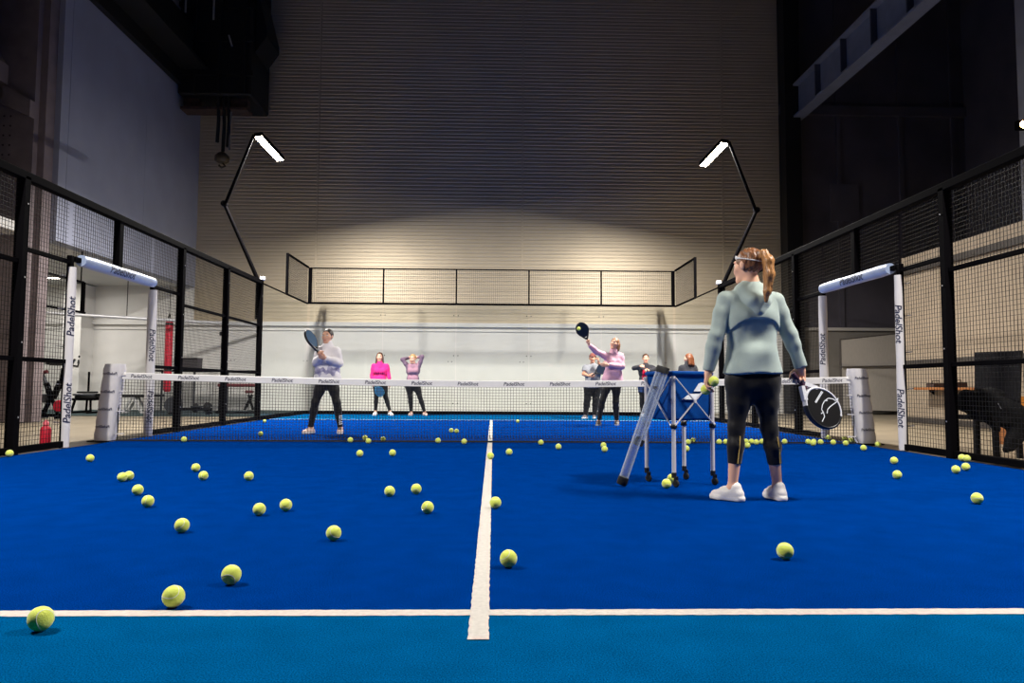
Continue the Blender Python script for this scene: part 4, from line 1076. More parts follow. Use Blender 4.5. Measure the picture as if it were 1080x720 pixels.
_t.links.new(_lw.outputs['Facing'], _mr.inputs[0]); _t.links.new(_mr.outputs[0], _mx.inputs[0]); _t.links.new(_tr.outputs[0], _mx.inputs[1]); _t.links.new(_pb.outputs[0], _mx.inputs[2]); _t.links.new(_mx.outputs[0], _o.inputs[0])
d = nrm(hi_-lo_); base = lo_+V3(0,0,.03)+d*.012
def hollow(a, b, r, name):
    m = MB().tube([a, b], r, 20, 0, cap=False).tube([b, a], r-.003, 20, 0, cap=False)
    return m.build(name, tube_glass, t2)
hollow(base, hi_, .036, 'tube'); MB().tube([base-d*.028, base-d*.02, base+d*.035], [.034,.040,.040], 18).build('end_cap', rubber, t2)
MB().tube([hi_-d*.02, hi_+d*.022, hi_+d*.03], [.039,.039,.03], 18).build('end_cap', rubber, t2)
o2 = V3(.032,.07,0); b2 = lo_+(hi_-lo_)*.36+o2; h2 = hi_+o2+V3(.01,0,0)
hollow(b2, h2, .036, 'tube'); d2 = nrm(h2-b2); MB().tube([b2-d2*.01, b2+d2*.04], [.037,.040], 18).build('end_cap', rubber, t2); MB().tube([h2-d2*.02, h2+d2*.025], [.039,.036], 18).build('end_cap', rubber, t2)
for q in (.42,.85): MB().bar(lo_+(hi_-lo_)*q, lo_+(hi_-lo_)*q+o2, .03, .02).build('clip', black_plastic, t2)
# ------------------------------------------------------------------ the people
hair_br = mat('brown_hair', (70,44,28), .5, var=.45, vscale=40, stretch=(6,6,1))
hair_dk = mat('dark_hair', (38,27,22), .5, var=.4, vscale=40, stretch=(6,6,1))
hair_au = mat('auburn_hair', (112,62,32), .48, var=.5, vscale=40, stretch=(6,6,1))
hair_gi = mat('ginger_hair', (150,86,40), .45, var=.55, vscale=45, stretch=(6,6,.7), var2=(206,150,92))
hair_bl = mat('blonde_hair', (176,140,92), .5, var=.4, vscale=40, stretch=(6,6,1))
leg_black = fabric('black_leggings', (14,13,16), rough=.55, bump=.1)
shoe_wh = [mat('shoe_white', (226,222,218), .6, bump=.15, bscale=140), mat('shoe_sole', (236,234,230), .5), mat('shoe_lace', (214,214,216), .7)]
shoe_pk = [mat('shoe_pale_pink', (206,176,164), .6), mat('shoe_sole_grey', (206,204,202), .5), mat('shoe_lace_dark', (96,84,84), .7)]
shoe_gr = [mat('shoe_grey', (112,106,108), .6), shoe_wh[1], shoe_pk[2]]
DN = V3(0,0,-1); BK = V3(0,-1,0); FW = V3(0,1,0); RT = V3(1,0,0)
bat_teal = mat('teal_blue_bat_face', (4,66,104), .6, spec=.2); bat_navy = mat('navy_bat_face', (10,28,52), .55, spec=.2); bat_black = mat('black_bat_face', (16,16,18), .4)
bat_edge = mat('dark_bat_edge', (16,18,24), .4); grip_black = mat('black_grip_tape', (18,18,20), .8, bump=.2, bscale=120); bat_white = mat('white_bat_edge', (222,222,226), .35)

# the coach, from behind
Yc = float((at(766,529)[1]+at(819,527)[1])/2)
def leaf_fold(c, W): return np.zeros(len(c), int)
teal = fabric('sage_grey_fleece', (164,178,172), var=.06, vscale=7, bump=.15, bscale=260)
zip_y = mat('yellow_zip', (222,186,98), .5)
def coach_hood(W, B):
    n = B['neck']-B['spine']*.015; sp = B['spine']; x = B['across']; P = []
    for e in (-1, 1):
        P.append(cap(n+x*e*.062+FW*.045-sp*.01, n+x*e*.072-FW*.03-sp*.02, .030, .034, .025))
        P.append(cap(n+x*e*.072-FW*.03-sp*.02, n-FW*.085-sp*.10+x*(e*.035+.01), .034, .042, .03))
        P.append(cap(n-FW*.085-sp*.10+x*(e*.035+.01), n-FW*.092-sp*.165+x*.012, .040, .030, .04))
    P.append(cap(n-x*.055-FW*.05-sp*.075, n+x*.055-FW*.05-sp*.075, .030, .030, .05)); P.append(cap(n-x*.05+FW*.06-sp*.02, n+x*.05+FW*.06-sp*.02, .030, None, .03))
    return (P, [])
def coach_pants(c, W):
    return np.zeros(len(c), int)
    i = np.zeros(len(c), int)
    for q in 'AB':
        K, A = W['k'+q], W['a'+q]; d = A-K; tt = ((c-K)@d)/(d@d); ax = K+np.outer(tt, d)
        xx = c[:,0]-ax[:,0]-(.006 if q == 'A' else .016)
        i[(tt > .08) & (tt < .60) & (np.abs(xx) < .0055) & (c[:,1] < ax[:,1])] = 1
    return i
face_c = nrm(V3(-.52,.85,-.03))
def coach_body(W, B):
    p_, sp, x = B['pel'], B['spine'], B['across']; ch = B['mid']-sp*.13
    return ([cap(ch+x*e*.066, p_+x*e*.074+sp*.06, .097, .090, .06) for e in (-1,1)]+[cap(p_-x*.06+sp*.10, p_+x*.06+sp*.10, .096, None, .06)], [plane_keep(p_+sp*.055, -sp)])
coach_sp = dict(front=FW, g=.88, skin=mat('skin_light', (236,182,152), .5, var=.06, vscale=14, spec=.35), shoe_k=.92, toeA=V3(-.72,.69,0), toeB=V3(-.16,.98,0), bust=.9,
    handA=dict(d=V3(-.18,.05,-1), n=V3(.75,-.42,.12), t=V3(.35,.9,0), c=[(.35,.75,.45),(.4,.8,.5),(.45,.8,.5),(.5,.8,.5)], tc=.3),
    handB=dict(d=V3(-.08,.1,-1), n=V3(-.55,-.8,-.1), t=V3(-.8,.5,0), c=[(1.05,1.45,1.0)]*4, tc=1.0),
    legs=dict(name='leggings', mats=[leg_black, zip_y], to=.60, o=.006, top=.13, matf=coach_pants, fold=.0012),
    top=dict(name='hoodie', mats=[teal], o=.018, hem=.055, sleeve=.0, loose=.02, fold=.005, ff=.85, seed=2, extra=[coach_hood, coach_body]),
    shoe=shoe_wh,
    hair=dict(mats=[mat('chestnut_hair', (104,62,34), .48, var=.5, vscale=45, stretch=(6,6,1), var2=(150,96,56)), hair_gi], matf=lambda c, W: (((c-W['head'])@W['f'] < -.112) | ((c-W['head'])@W['u'] < -.085)).astype(int), nape=-.07, line=.05, extra=[
        lambda L, R: ([cap(L(0,-.10,.062), L(0,-.135,.06), .030, .026, .02), cap(L(0,-.135,.06), L(.006,-.172,.005), .026, .033, .02), cap(L(.006,-.172,.005), L(.012,-.178,-.09), .033, .034, .02), cap(L(.012,-.178,-.09), L(.02,-.165,-.20), .034, .024, .02), cap(L(.02,-.165,-.20), L(.024,-.158,-.275), .024, .006, .02)], [])], str=.003))
cj = dict(head=(789,280.5), neck=(792,301), sA=(765.5,316.5), sB=(817.5,318), eA=(755,354,-.03), eB=(833,353,-.02), wA=(747.5,391,.0), wB=(844.5,387,-.02),
    hA=(781.5,402), hB=(806.5,402), kA=(776.5,451,.0), kB=(811.5,452,.0), aA=(772.5,512,.0), aB=(820,511,.04))
coach, CW = person('person', 'person in a sage grey hoodie and cropped black leggings, seen from behind by the trolley', Yc, cj, face_c, (0.03,0,1), coach_sp, .0058)
# the overlapping yoke of the hoodie's back
def yoke():
    sA, sB, hA, hB = CW['sA'], CW['sB'], CW['hA'], CW['hB']; mid = (sA+sB)/2; pel = (hA+hB)/2; sp = nrm(mid-pel); x = nrm(sB-sA)
    g = .88; o = .024; chest = mid-sp*.135; w_ = pel+sp*.17
    nb_ = CW['neck']-sp*.055
    P = [cap(nb_, sA+x*.02-sp*.012, .060*g+o*.85, .046*g+o*.85, .05), cap(nb_, sB-x*.02-sp*.012, .060*g+o*.85, .046*g+o*.85, .05), cap(sA+x*.05-sp*.05, sB-x*.05-sp*.05, .055*g+o, None, .05), cap(chest-x*.075*g, chest+x*.075*g, .098*g+o, None, .06)]+[cap(chest+sp*.005+x*e*.066, pel+x*e*.074+sp*.06, .097+.007, .090+.007, .06) for e in (-1,1)]
    zl = float(atY(768,351,Yc)[2]); zm = float(atY(797,337.5,Yc)[2]); xl = float(atY(766,350,Yc)[0]); xr = float(atY(821,345,Yc)[0])
    def seam(X, Y, Z): t = (X-xl)/(xr-xl); return (zl+(zm-zl)*np.clip(4*t*(1-t),0,1)**.7+.006*t)-Z
    back = lambda X, Y, Z: (Y-(Yc+.02))+0*X
    side = lambda X, Y, Z: np.maximum((xl-.004)-X, X-(xr+.004))
    o_ = solid('back_yoke', [(P, [seam, back, side])], .0058, [teal], None, folds(.0055, .85, 2), 1, coach, gk=.03)
yoke()
for q, dx in (('A', .12), ('B', .42)):
    K, A = CW['k'+q], CW['a'+q]; d_ = A-K; pts_ = []
    for i in range(9):
        t_ = .13+(.585-.13)*i/8; c_ = K+d_*.3; r_ = .053 if t_ < .3 else .053+(.034-.053)*(t_-.3)/.7
        dr = nrm(V3(dx,-1,0)); pts_.append(K+d_*t_-FW*.012*(1-max(0,(t_-.3)/.7))+dr*(r_*.98+.0065))
    MB().tube(pts_, .0028, 6).build('zip', zip_y, coach)
def band(name, c, ax, r, w, m_, parent):
    ax = nrm(ax); return MB().tube([c-ax*w, c-ax*w*.5, c+ax*w*.5, c+ax*w], [r*.94, r, r, r*.94], 18).build(name, m_, parent)
band('wristband', CW['wB']+nrm(CW['eB']-CW['wB'])*.012, CW['eB']-CW['wB'], .040, .014, rubber, coach)
band('wristband', CW['wA']+nrm(CW['eA']-CW['wA'])*.012, CW['eA']-CW['wA'], .037, .008, fabric('dark_cuff', (64,84,96)), coach)
# thin pale headband
hd_, f_, u_, s_ = CW['head'], CW['f'], CW['u'], CW['s']; vs = []; fs = []
for i in range(44):
    t_ = 2*math.pi*i/44; w_ = .004+.011*max(0, math.sin(t_))
    for e, ro in ((-1,0), (0,.003), (1,0)): vs.append(hd_+s_*math.cos(t_)*(.0865+ro)+f_*(math.sin(t_)*(.1005+ro)-.017)+u_*(.040+.028*math.sin(t_)+e*w_))
for i in range(44):
    for k in range(2): fs.append((i*3+k, i*3+k+1, ((i+1) % 44)*3+k+1, ((i+1) % 44)*3+k))
MB().add(vs, fs, 0, True).build('headband', mat('pale_headband', (206,204,204), .5), coach)
# her bat
kw = CW['wB']; gd_ = nrm(V3(-.08,.1,-1)); gn_ = V3(-.55,-.8,-.1); gn_ = nrm(gn_-gd_*(gn_@gd_))
ax_ = nrm(atY(888,446.5,Yc-.04)-atY(839.5,389.5,Yc-.04)); but = kw+gd_*.088+gn_*.030-ax_*.062
lg_ = lambda pts: [(825+x/7.2, 375+y/7.2) for x, y in pts]
cat_ = [lg_([(425,322),(404,340),(385,328),(350,322),(322,342),(306,372),(299,408),(312,428),(296,440)]), lg_([(312,428),(322,462),(304,500)]), lg_([(425,322),(410,352),(388,368),(362,388),(345,408),(340,438)]), lg_([(322,342),(345,340)]), lg_([(250,352),(300,268)]), lg_([(256,358),(308,274)])]
racket('padel_racket', 'black padel bat with a white edge and a leaping animal outline, held by the coach', but, but+ax_*.455, V3(.26,-1,.20), [bat_white, bat_edge], bat_black, grip_purple, holes=False, rim_split=(.9,.55), px_logo=cat_)

# helper for the far players: palms hidden on a grip, relaxed hands
def relaxed(d, n, t): return dict(d=d, n=n, t=t, c=[(.3,.4,.3)]*4, tc=.4)
def fist(d, n, t): return dict(d=d, n=n, t=t, c=[(1.2,1.4,.8)]*4, tc=1.)
V_ = .0085
# white hoodie, left of the centre line
Y1 = 1.75
tie = fabric('white_hoodie', (222,218,222), var=.05)
tie2 = fabric('violet_blue_print', (112,106,168), var=.5, vscale=11, var2=(206,202,222))
def dye(c, W):
    z = c[:,2]; h = (W['hA'][2]+W['hB'][2])/2; zz = z-h+.025*np.sin(c[:,0]*60)+.02*np.sin(c[:,0]*27+z*40)
    return ((zz > .10) & (zz < .20)).astype(int)
def shin(c, W):
    K, A = W['kB'], W['aB']; d = A-K; t_ = ((c-K)@d)/(d@d); i = np.zeros(len(c), int); i[(t_ > .5) & (t_ < .86) & (c[:,1] < A[1]-.01) & (c[:,0] > A[0]-.01) & (np.sin(t_*85) > -.2)] = 1; return i
wp, W1 = person('person', 'person in a white hoodie with violet print, holding a teal bat in both hands', Y1,
    dict(head=(345.5,354.5), neck=(346,363.5), sA=(337,370), sB=(355,370.5), eA=(333.5,382.5,-.08), eB=(358,383,-.06), wA=(338.5,376.5,-.27), wB=(343,377.5,-.26),
         hA=(340.5,401), hB=(350,401), kA=(332.5,424,-.04), kB=(355,424,-.04), aA=(327.5,448), aB=(359,448)), V3(-.25,-1,-.02), (0,0,1),
    dict(front=BK, toeA=V3(-.5,-.85,0), toeB=V3(.15,-1,0), handA=fist(V3(-.2,-.45,.7), V3(.8,-.5,0), V3(-.2,.2,1)), handB=fist(V3(-.75,-.5,.25), V3(-.3,.55,.6), V3(0,-.2,1)),
        legs=dict(name='leggings', mats=[leg_black, white_print], to=.96, matf=shin), top=dict(name='hoodie', mats=[tie, tie2], o=.025, hem=.01, loose=.026, matf=dye, fold=.007, collar=.08), shoe=shoe_pk,
        hair=dict(mats=hair_dk, nape=-.05, line=.035, extra=[lambda L, R: ([ell(L(0,-.12,.03), (.04,.035,.04), R, .02)], [])])), V_)
mA = (W1['wA']+W1['wB'])/2
rb = atY(337.5,375.5,Y1-.30); rt = atY(321.5,344.5,Y1-.30)
racket('padel_racket', 'teal padel bat held upright by the white hoodie player', rb, rb+nrm(rt-rb)*.455, V3(.93,-.32,.2), bat_edge, bat_teal, grip_black)
# pink jacket by the glass
Y2 = 9.0
pink = fabric('hot_pink_jacket', (232,44,128), var=.1); pink2 = fabric('dark_pink_print', (176,24,96))
lng = lambda L, R: ([cap(L(e*.062,-.01,.0), L(e*.085,.02,-.19), .036, .03, .03) for e in (-1,1)]+[cap(L(e*.04,-.06,-.02), L(e*.06,-.06,-.20), .05, .045, .03) for e in (-1,1)], [])
def chestband(c, W): z = c[:,2]-(W['sA'][2]-.20); return ((np.abs(z) < .03) & (np.abs(c[:,0]-(W['sA'][0]+W['sB'][0])/2) < .13) & (np.sin(c[:,0]*120) > -.3)).astype(int)
pp, W2 = person('person', 'long-haired person in a hot pink jacket holding a teal bat low by the glass', Y2,
    dict(head=(400.5,376.2), neck=(400.8,382.5), sA=(394,385.7), sB=(408,385.7), eA=(392.3,395.5), eB=(410,395.5), wA=(392.8,403.5,-.08), wB=(411,404,-.04),
         hA=(397.5,406), hB=(404.5,406), kA=(396.8,419,-.02), kB=(407,419,-.02), aA=(396,433), aB=(411.5,433)), V3(0,-1,-.05), (0,0,1),
    dict(front=BK, g=.93, toeA=V3(-.15,-1,0), toeB=V3(.5,-.85,0), handA=fist(V3(.15,-.1,-1), V3(.9,-.2,0), V3(0,-1,0)), handB=relaxed(V3(.05,-.1,-1), V3(-1,0,0), V3(0,-1,0)),
        legs=dict(name='leggings', mats=[leg_black], to=.88), top=dict(name='jacket', mats=[pink, pink2], o=.016, hem=.03, collar=.25, matf=chestband), shoe=shoe_wh, hair=dict(mats=hair_br, nape=-.10, line=.035, extra=[lng])), V_)
rb = W2['wA']+V3(.03,-.04,.0); racket('padel_racket', 'teal padel bat hanging in front of the pink jacket player', rb, atY(403.5,417.5,Y2-.16), V3(.1,-1,.1), mat('teal_edge', (12,84,112), .4), bat_teal, grip_black)
# mauve top, hands behind the head
mauve = fabric('mauve_top', (158,122,138), var=.08); mauve2 = fabric('grey_mauve_sleeve', (112,92,112), var=.1)
def slv(c, W): x = (W['sA'][0]+W['sB'][0])/2; return (np.abs(c[:,0]-x) > .135).astype(int)
mp, W3 = person('person', 'person in a mauve top standing by the glass with both hands behind the head', Y2,
    dict(head=(435.3,378.2,-.05), neck=(435.8,383.5,-.02), sA=(430,386), sB=(441.8,385.5), eA=(424.3,379,-.02), eB=(445.5,376,-.02), wA=(431,377.3,.10), wB=(440.5,376.8,.10),
         hA=(431.5,406), hB=(439,406), kA=(432.6,418.5,-.02), kB=(442.8,418.5,-.02), aA=(433.7,433), aB=(448,433)), V3(-.3,-1,-.18), (.05,0,1),
    dict(front=BK, toeA=V3(-.2,-1,0), toeB=V3(.4,-.9,0), handA=relaxed(V3(1,.2,.25), V3(0,-1,0), V3(0,0,-1)), handB=relaxed(V3(-1,.2,.25), V3(0,-1,0), V3(0,0,-1)),
        legs=dict(name='leggings', mats=[leg_black], to=.95), top=dict(name='top', mats=[mauve, mauve2], o=.011, hem=.03, loose=.004, matf=slv, fold=.003), shoe=shoe_pk, hair=dict(mats=hair_bl, nape=-.05, line=.03, extra=[lambda L, R: ([ell(L(0,-.11,.02), (.04,.04,.04), R, .02)], [])])), V_)
# pink-grey hoodie, arm stretched up to the ball
Y4 = 4.6
rose = fabric('dusty_pink_hoodie', (206,160,178), var=.1); 
rp, W4 = person('person', 'person in a dusty pink hoodie reaching a navy bat up to a ball', Y4,
    dict(head=(648.3,362.3,-.02), neck=(647.5,370,0), sA=(640.5,375.5,-.05), sB=(654.5,375,.03), eA=(629.5,371,-.14), eB=(656,386.5,-.06), wA=(621.5,363.5,-.24), wB=(641.5,385,-.24),
         hA=(641.5,402), hB=(650.5,402), kA=(635.5,422,-.05), kB=(649.3,424,-.03), aA=(631.5,441.5), aB=(650.5,441.5,.05)), V3(-.62,-.78,.20), (.1,0,1),
    dict(front=BK, toeA=V3(-.35,-.95,0), toeB=V3(-.1,-1,0), handA=fist(V3(-.62,-.2,.75), V3(.6,.2,.6), V3(.3,-.9,.1)), handB=relaxed(V3(-1,-.3,.05), V3(0,1,-.1), V3(0,0,1)),
        legs=dict(name='leggings', mats=[leg_black], to=.95), top=dict(name='hoodie', mats=[rose], o=.02, hem=.0, loose=.016, fold=.008, collar=.06), shoe=shoe_gr,
        hair=dict(mats=mat('light_brown_hair', (150,104,72), .5, var=.45, vscale=40, stretch=(6,6,1)), nape=-.09, line=.045, extra=[lambda L, R: ([cap(L(e*.05,-.06,-.01), L(e*.06,-.06,-.10), .045, .035, .03) for e in (-1,1)], [])])), V_)
rb = atY(621.3,364.2,Y4-.26); d_ = nrm(W4['wA']-W4['eA']); hd4 = nrm(V3(-.62,-.2,.75)); hn4 = V3(.6,.2,.6); hn4 = nrm(hn4-hd4*(hn4@hd4)); gc4 = W4['wA']+hd4*.085+hn4*.030; rt = atY(611.2,341.5,Y4-.30); rb = gc4-nrm(rt-gc4)*.065
racket('padel_racket', 'navy padel bat held up high to meet the ball', rb, rb+nrm(rt-rb)*.455, V3(-.15,-1,-.1), bat_edge, bat_navy, grip_black)
# grey T-shirt, partly hidden behind
Y5 = 7.7
tee = fabric('grey_t_shirt', (134,136,142), var=.08); trk = fabric('black_track_trousers', (15,15,18))
gp, W5 = person('person', 'person in a grey T-shirt, one fist raised, behind the dusty pink hoodie player', Y5,
    dict(head=(625,377.5), neck=(625,384.2), sA=(618.2,387.5), sB=(632,387.5), eA=(615.5,394.5,-.06), eB=(634.5,391.5,-.12), wA=(621,396.2,-.24), wB=(631.2,381.5,-.22),
         hA=(621.5,408), hB=(629.5,408), kA=(619.5,421,-.02), kB=(628.5,421,-.02), aA=(617.5,435.5), aB=(627,435.5)), V3(-.25,-1,-.05), (0,0,1),
    dict(front=BK, skin=skin2, g=1.06, toeA=V3(-.55,-.85,0), toeB=V3(-.2,-1,0), bust=0, handA=relaxed(V3(1,-.35,-.1), V3(0,1,.2), V3(0,.2,1)), handB=fist(V3(-.1,-.1,1), V3(-1,-.1,0), V3(.2,-1,.2)),
        legs=dict(name='trousers', mats=[trk], to=1.0, o=.022, fold=.005), top=dict(name='t_shirt', mats=[tee], o=.022, hem=-.02, sleeve='short', loose=.02, fold=.006), shoe=shoe_gr, hair=dict(mats=hair_br, nape=-.03, line=.045, cap=fabric('dark_red_cap', (120,70,62)))), V_)
rb = W5['wA']+V3(.06,-.03,.005); rt = atY(634,390.5,Y5-.3)
racket('padel_racket', 'dark blue padel bat resting against the grey T-shirt', rb, rb+nrm(atY(632,391,Y5-.28)-rb)*.455, V3(-.2,-1,.1), bat_edge, bat_navy, grip_black)
# red vest and dark sleeves
Y6 = 8.8
def vest(c, W): x = (W['sA'][0]+W['sB'][0])/2; h = W['hA'][2]; r = np.ones(len(c), int); r[(np.abs(c[:,0]-x) < .11) & (c[:,2] < W['sA'][2]-.07) & (c[:,1] > W['sA'][1]-.15)] = 0; return r
redv = fabric('crimson_vest', (206,24,62)); char = fabric('charcoal_sleeve', (52,52,58))
vp, W6 = person('person', 'person in a crimson top with charcoal sleeves, elbow raised, beside the ball tubes', Y6,
    dict(head=(681,377.8), neck=(681,384), sA=(674.8,387.2), sB=(687.2,387.2), eA=(668.5,388.2,-.05), eB=(692,389.5,-.08), wA=(675.5,386.2,-.22), wB=(684.5,390.5,-.24),
         hA=(677.5,407), hB=(684.5,407), kA=(677,420,-.03), kB=(685,420,-.03), aA=(677.5,433.5), aB=(686,433.5)), V3(-.1,-1,-.03), (0,0,1),
    dict(front=BK, toeA=V3(-.2,-1,0), toeB=V3(.2,-1,0), handA=fist(V3(1,-.15,.0), V3(0,.8,-.4), V3(0,0,1)), handB=fist(V3(-1,-.2,.0), V3(0,.8,-.4), V3(0,0,1)),
        legs=dict(name='leggings', mats=[leg_black], to=.95), shorts=dict(name='shorts', mats=[fabric('navy_blue_shorts', (22,48,92))]), top=dict(name='vest_top', mats=[redv, char], o=.018, hem=.04, matf=vest), shoe=shoe_wh,
        hair=dict(mats=hair_br, nape=-.04, line=.035, extra=[lambda L, R: ([ell(L(0,-.1,.06), (.035,.035,.035), R, .02)], [])])), V_)
rb = W6['wB']+V3(-.06,-.05,.02); racket('padel_racket', 'blue padel bat tucked in front of the crimson vest', rb, rb+nrm(atY(685.5,398,Y6-.34)-rb)*.455, V3(-.1,-1,.1), bat_edge, bat_teal, grip_black)
# dark jacket, back of the head
Y7 = 7.0
dj = fabric('black_puffer_jacket', (36,37,44), var=.15)
lg7 = lambda L, R: ([cap(L(e*.05,-.04,.0), L(e*.07,-.05,-.13), .05, .04, .03) for e in (-1,1)]+[cap(L(0,-.07,.0), L(0,-.09,-.15), .06, .045, .03)], [])
dp, W7 = person('person', 'auburn-haired person in a dark jacket, standing behind the ball trolley', Y7,
    dict(head=(726,378), neck=(725.5,384.5), sA=(718.8,388), sB=(732.2,388), eA=(716.5,398.5), eB=(734.5,398.5), wA=(718.5,407,-.1), wB=(733,407,-.1),
         hA=(721.8,407.5), hB=(729.5,407.5), kA=(721.5,420.5), kB=(730.5,420.5), aA=(720.5,434), aB=(733,434)), V3(-.8,.55,-.1), (0,0,1),
    dict(front=V3(-.3,-1,0), toeA=V3(-.2,-1,0), toeB=V3(.6,-.8,0), handA=relaxed(V3(.2,-.2,-1), V3(1,0,0), V3(0,-1,0)), handB=relaxed(V3(-.2,-.2,-1), V3(-1,0,0), V3(0,-1,0)),
        legs=dict(name='leggings', mats=[leg_black], to=.95), top=dict(name='jacket', mats=[dj], o=.028, hem=.0, fold=.007, collar=.35), shoe=shoe_wh, hair=dict(mats=hair_au, nape=-.09, line=.03, extra=[lg7])), V_)
# ------------------------------------------------------------------ tennis balls
BR = .0362
felt = bpy.data.materials.new('ball_felt'); felt.use_nodes = True
_nt = felt.node_tree; _b = _nt.nodes['Principled BSDF']; _b.inputs['Roughness'].default_value = .9; _b.inputs['Sheen Weight'].default_value = .35; _b.inputs['Specular IOR Level'].default_value = .15
_tc = _nt.nodes.new('ShaderNodeTexCoord'); _n = _nt.nodes.new('ShaderNodeTexNoise'); _n.inputs['Scale'].default_value = 260; _n.inputs['Detail'].default_value = 3
_bp = _nt.nodes.new('ShaderNodeBump'); _bp.inputs['Strength'].default_value = .6; _bp.inputs['Distance'].default_value = .004
_nt.links.new(_tc.outputs['Object'], _n.inputs['Vector']); _nt.links.new(_n.outputs['Fac'], _bp.inputs['Height']); _nt.links.new(_bp.outputs['Normal'], _b.inputs['Normal'])
_cr = _nt.nodes.new('ShaderNodeValToRGB'); _cr.color_ramp.elements[0].color = (*lin((202,216,70)), 1); _cr.color_ramp.elements[1].color = (*lin((228,239,120)), 1)
_nt.links.new(_n.outputs['Fac'], _cr.inputs[0]); _nt.links.new(_cr.outputs[0], _b.inputs['Base Color'])
seam_m = mat('ball_seam', (226,228,206), .7)
def ball_mesh():
    m = MB().sphere((0,0,0), BR, 28, 18); a, b = .75, .25; pts = []
    for i in range(64):
        t_ = 2*math.pi*i/64
        q = V3(a*math.cos(t_)+b*math.cos(3*t_), a*math.sin(t_)-b*math.sin(3*t_), 2*math.sqrt(a*b)*math.sin(2*t_)); pts.append(nrm(q)*(BR-.0009))
    m.tube(pts, .0017, 6, 1, closed=True); return m
BALL = ball_mesh().build('tennis_ball', [felt, seam_m]); _first = [True]
def put_ball(p, label, group='tennis balls lying on the court'):
    o = BALL if _first[0] else BALL.copy()
    if not _first[0]: COL.objects.link(o)
    _first[0] = False
    o.location = tuple(p); o.rotation_euler = (random.uniform(0,6.28), random.uniform(0,6.28), random.uniform(0,6.28))
    for k in ('group',):
        if k in o: del o[k]
    return tag(o, label, 'ball', group)
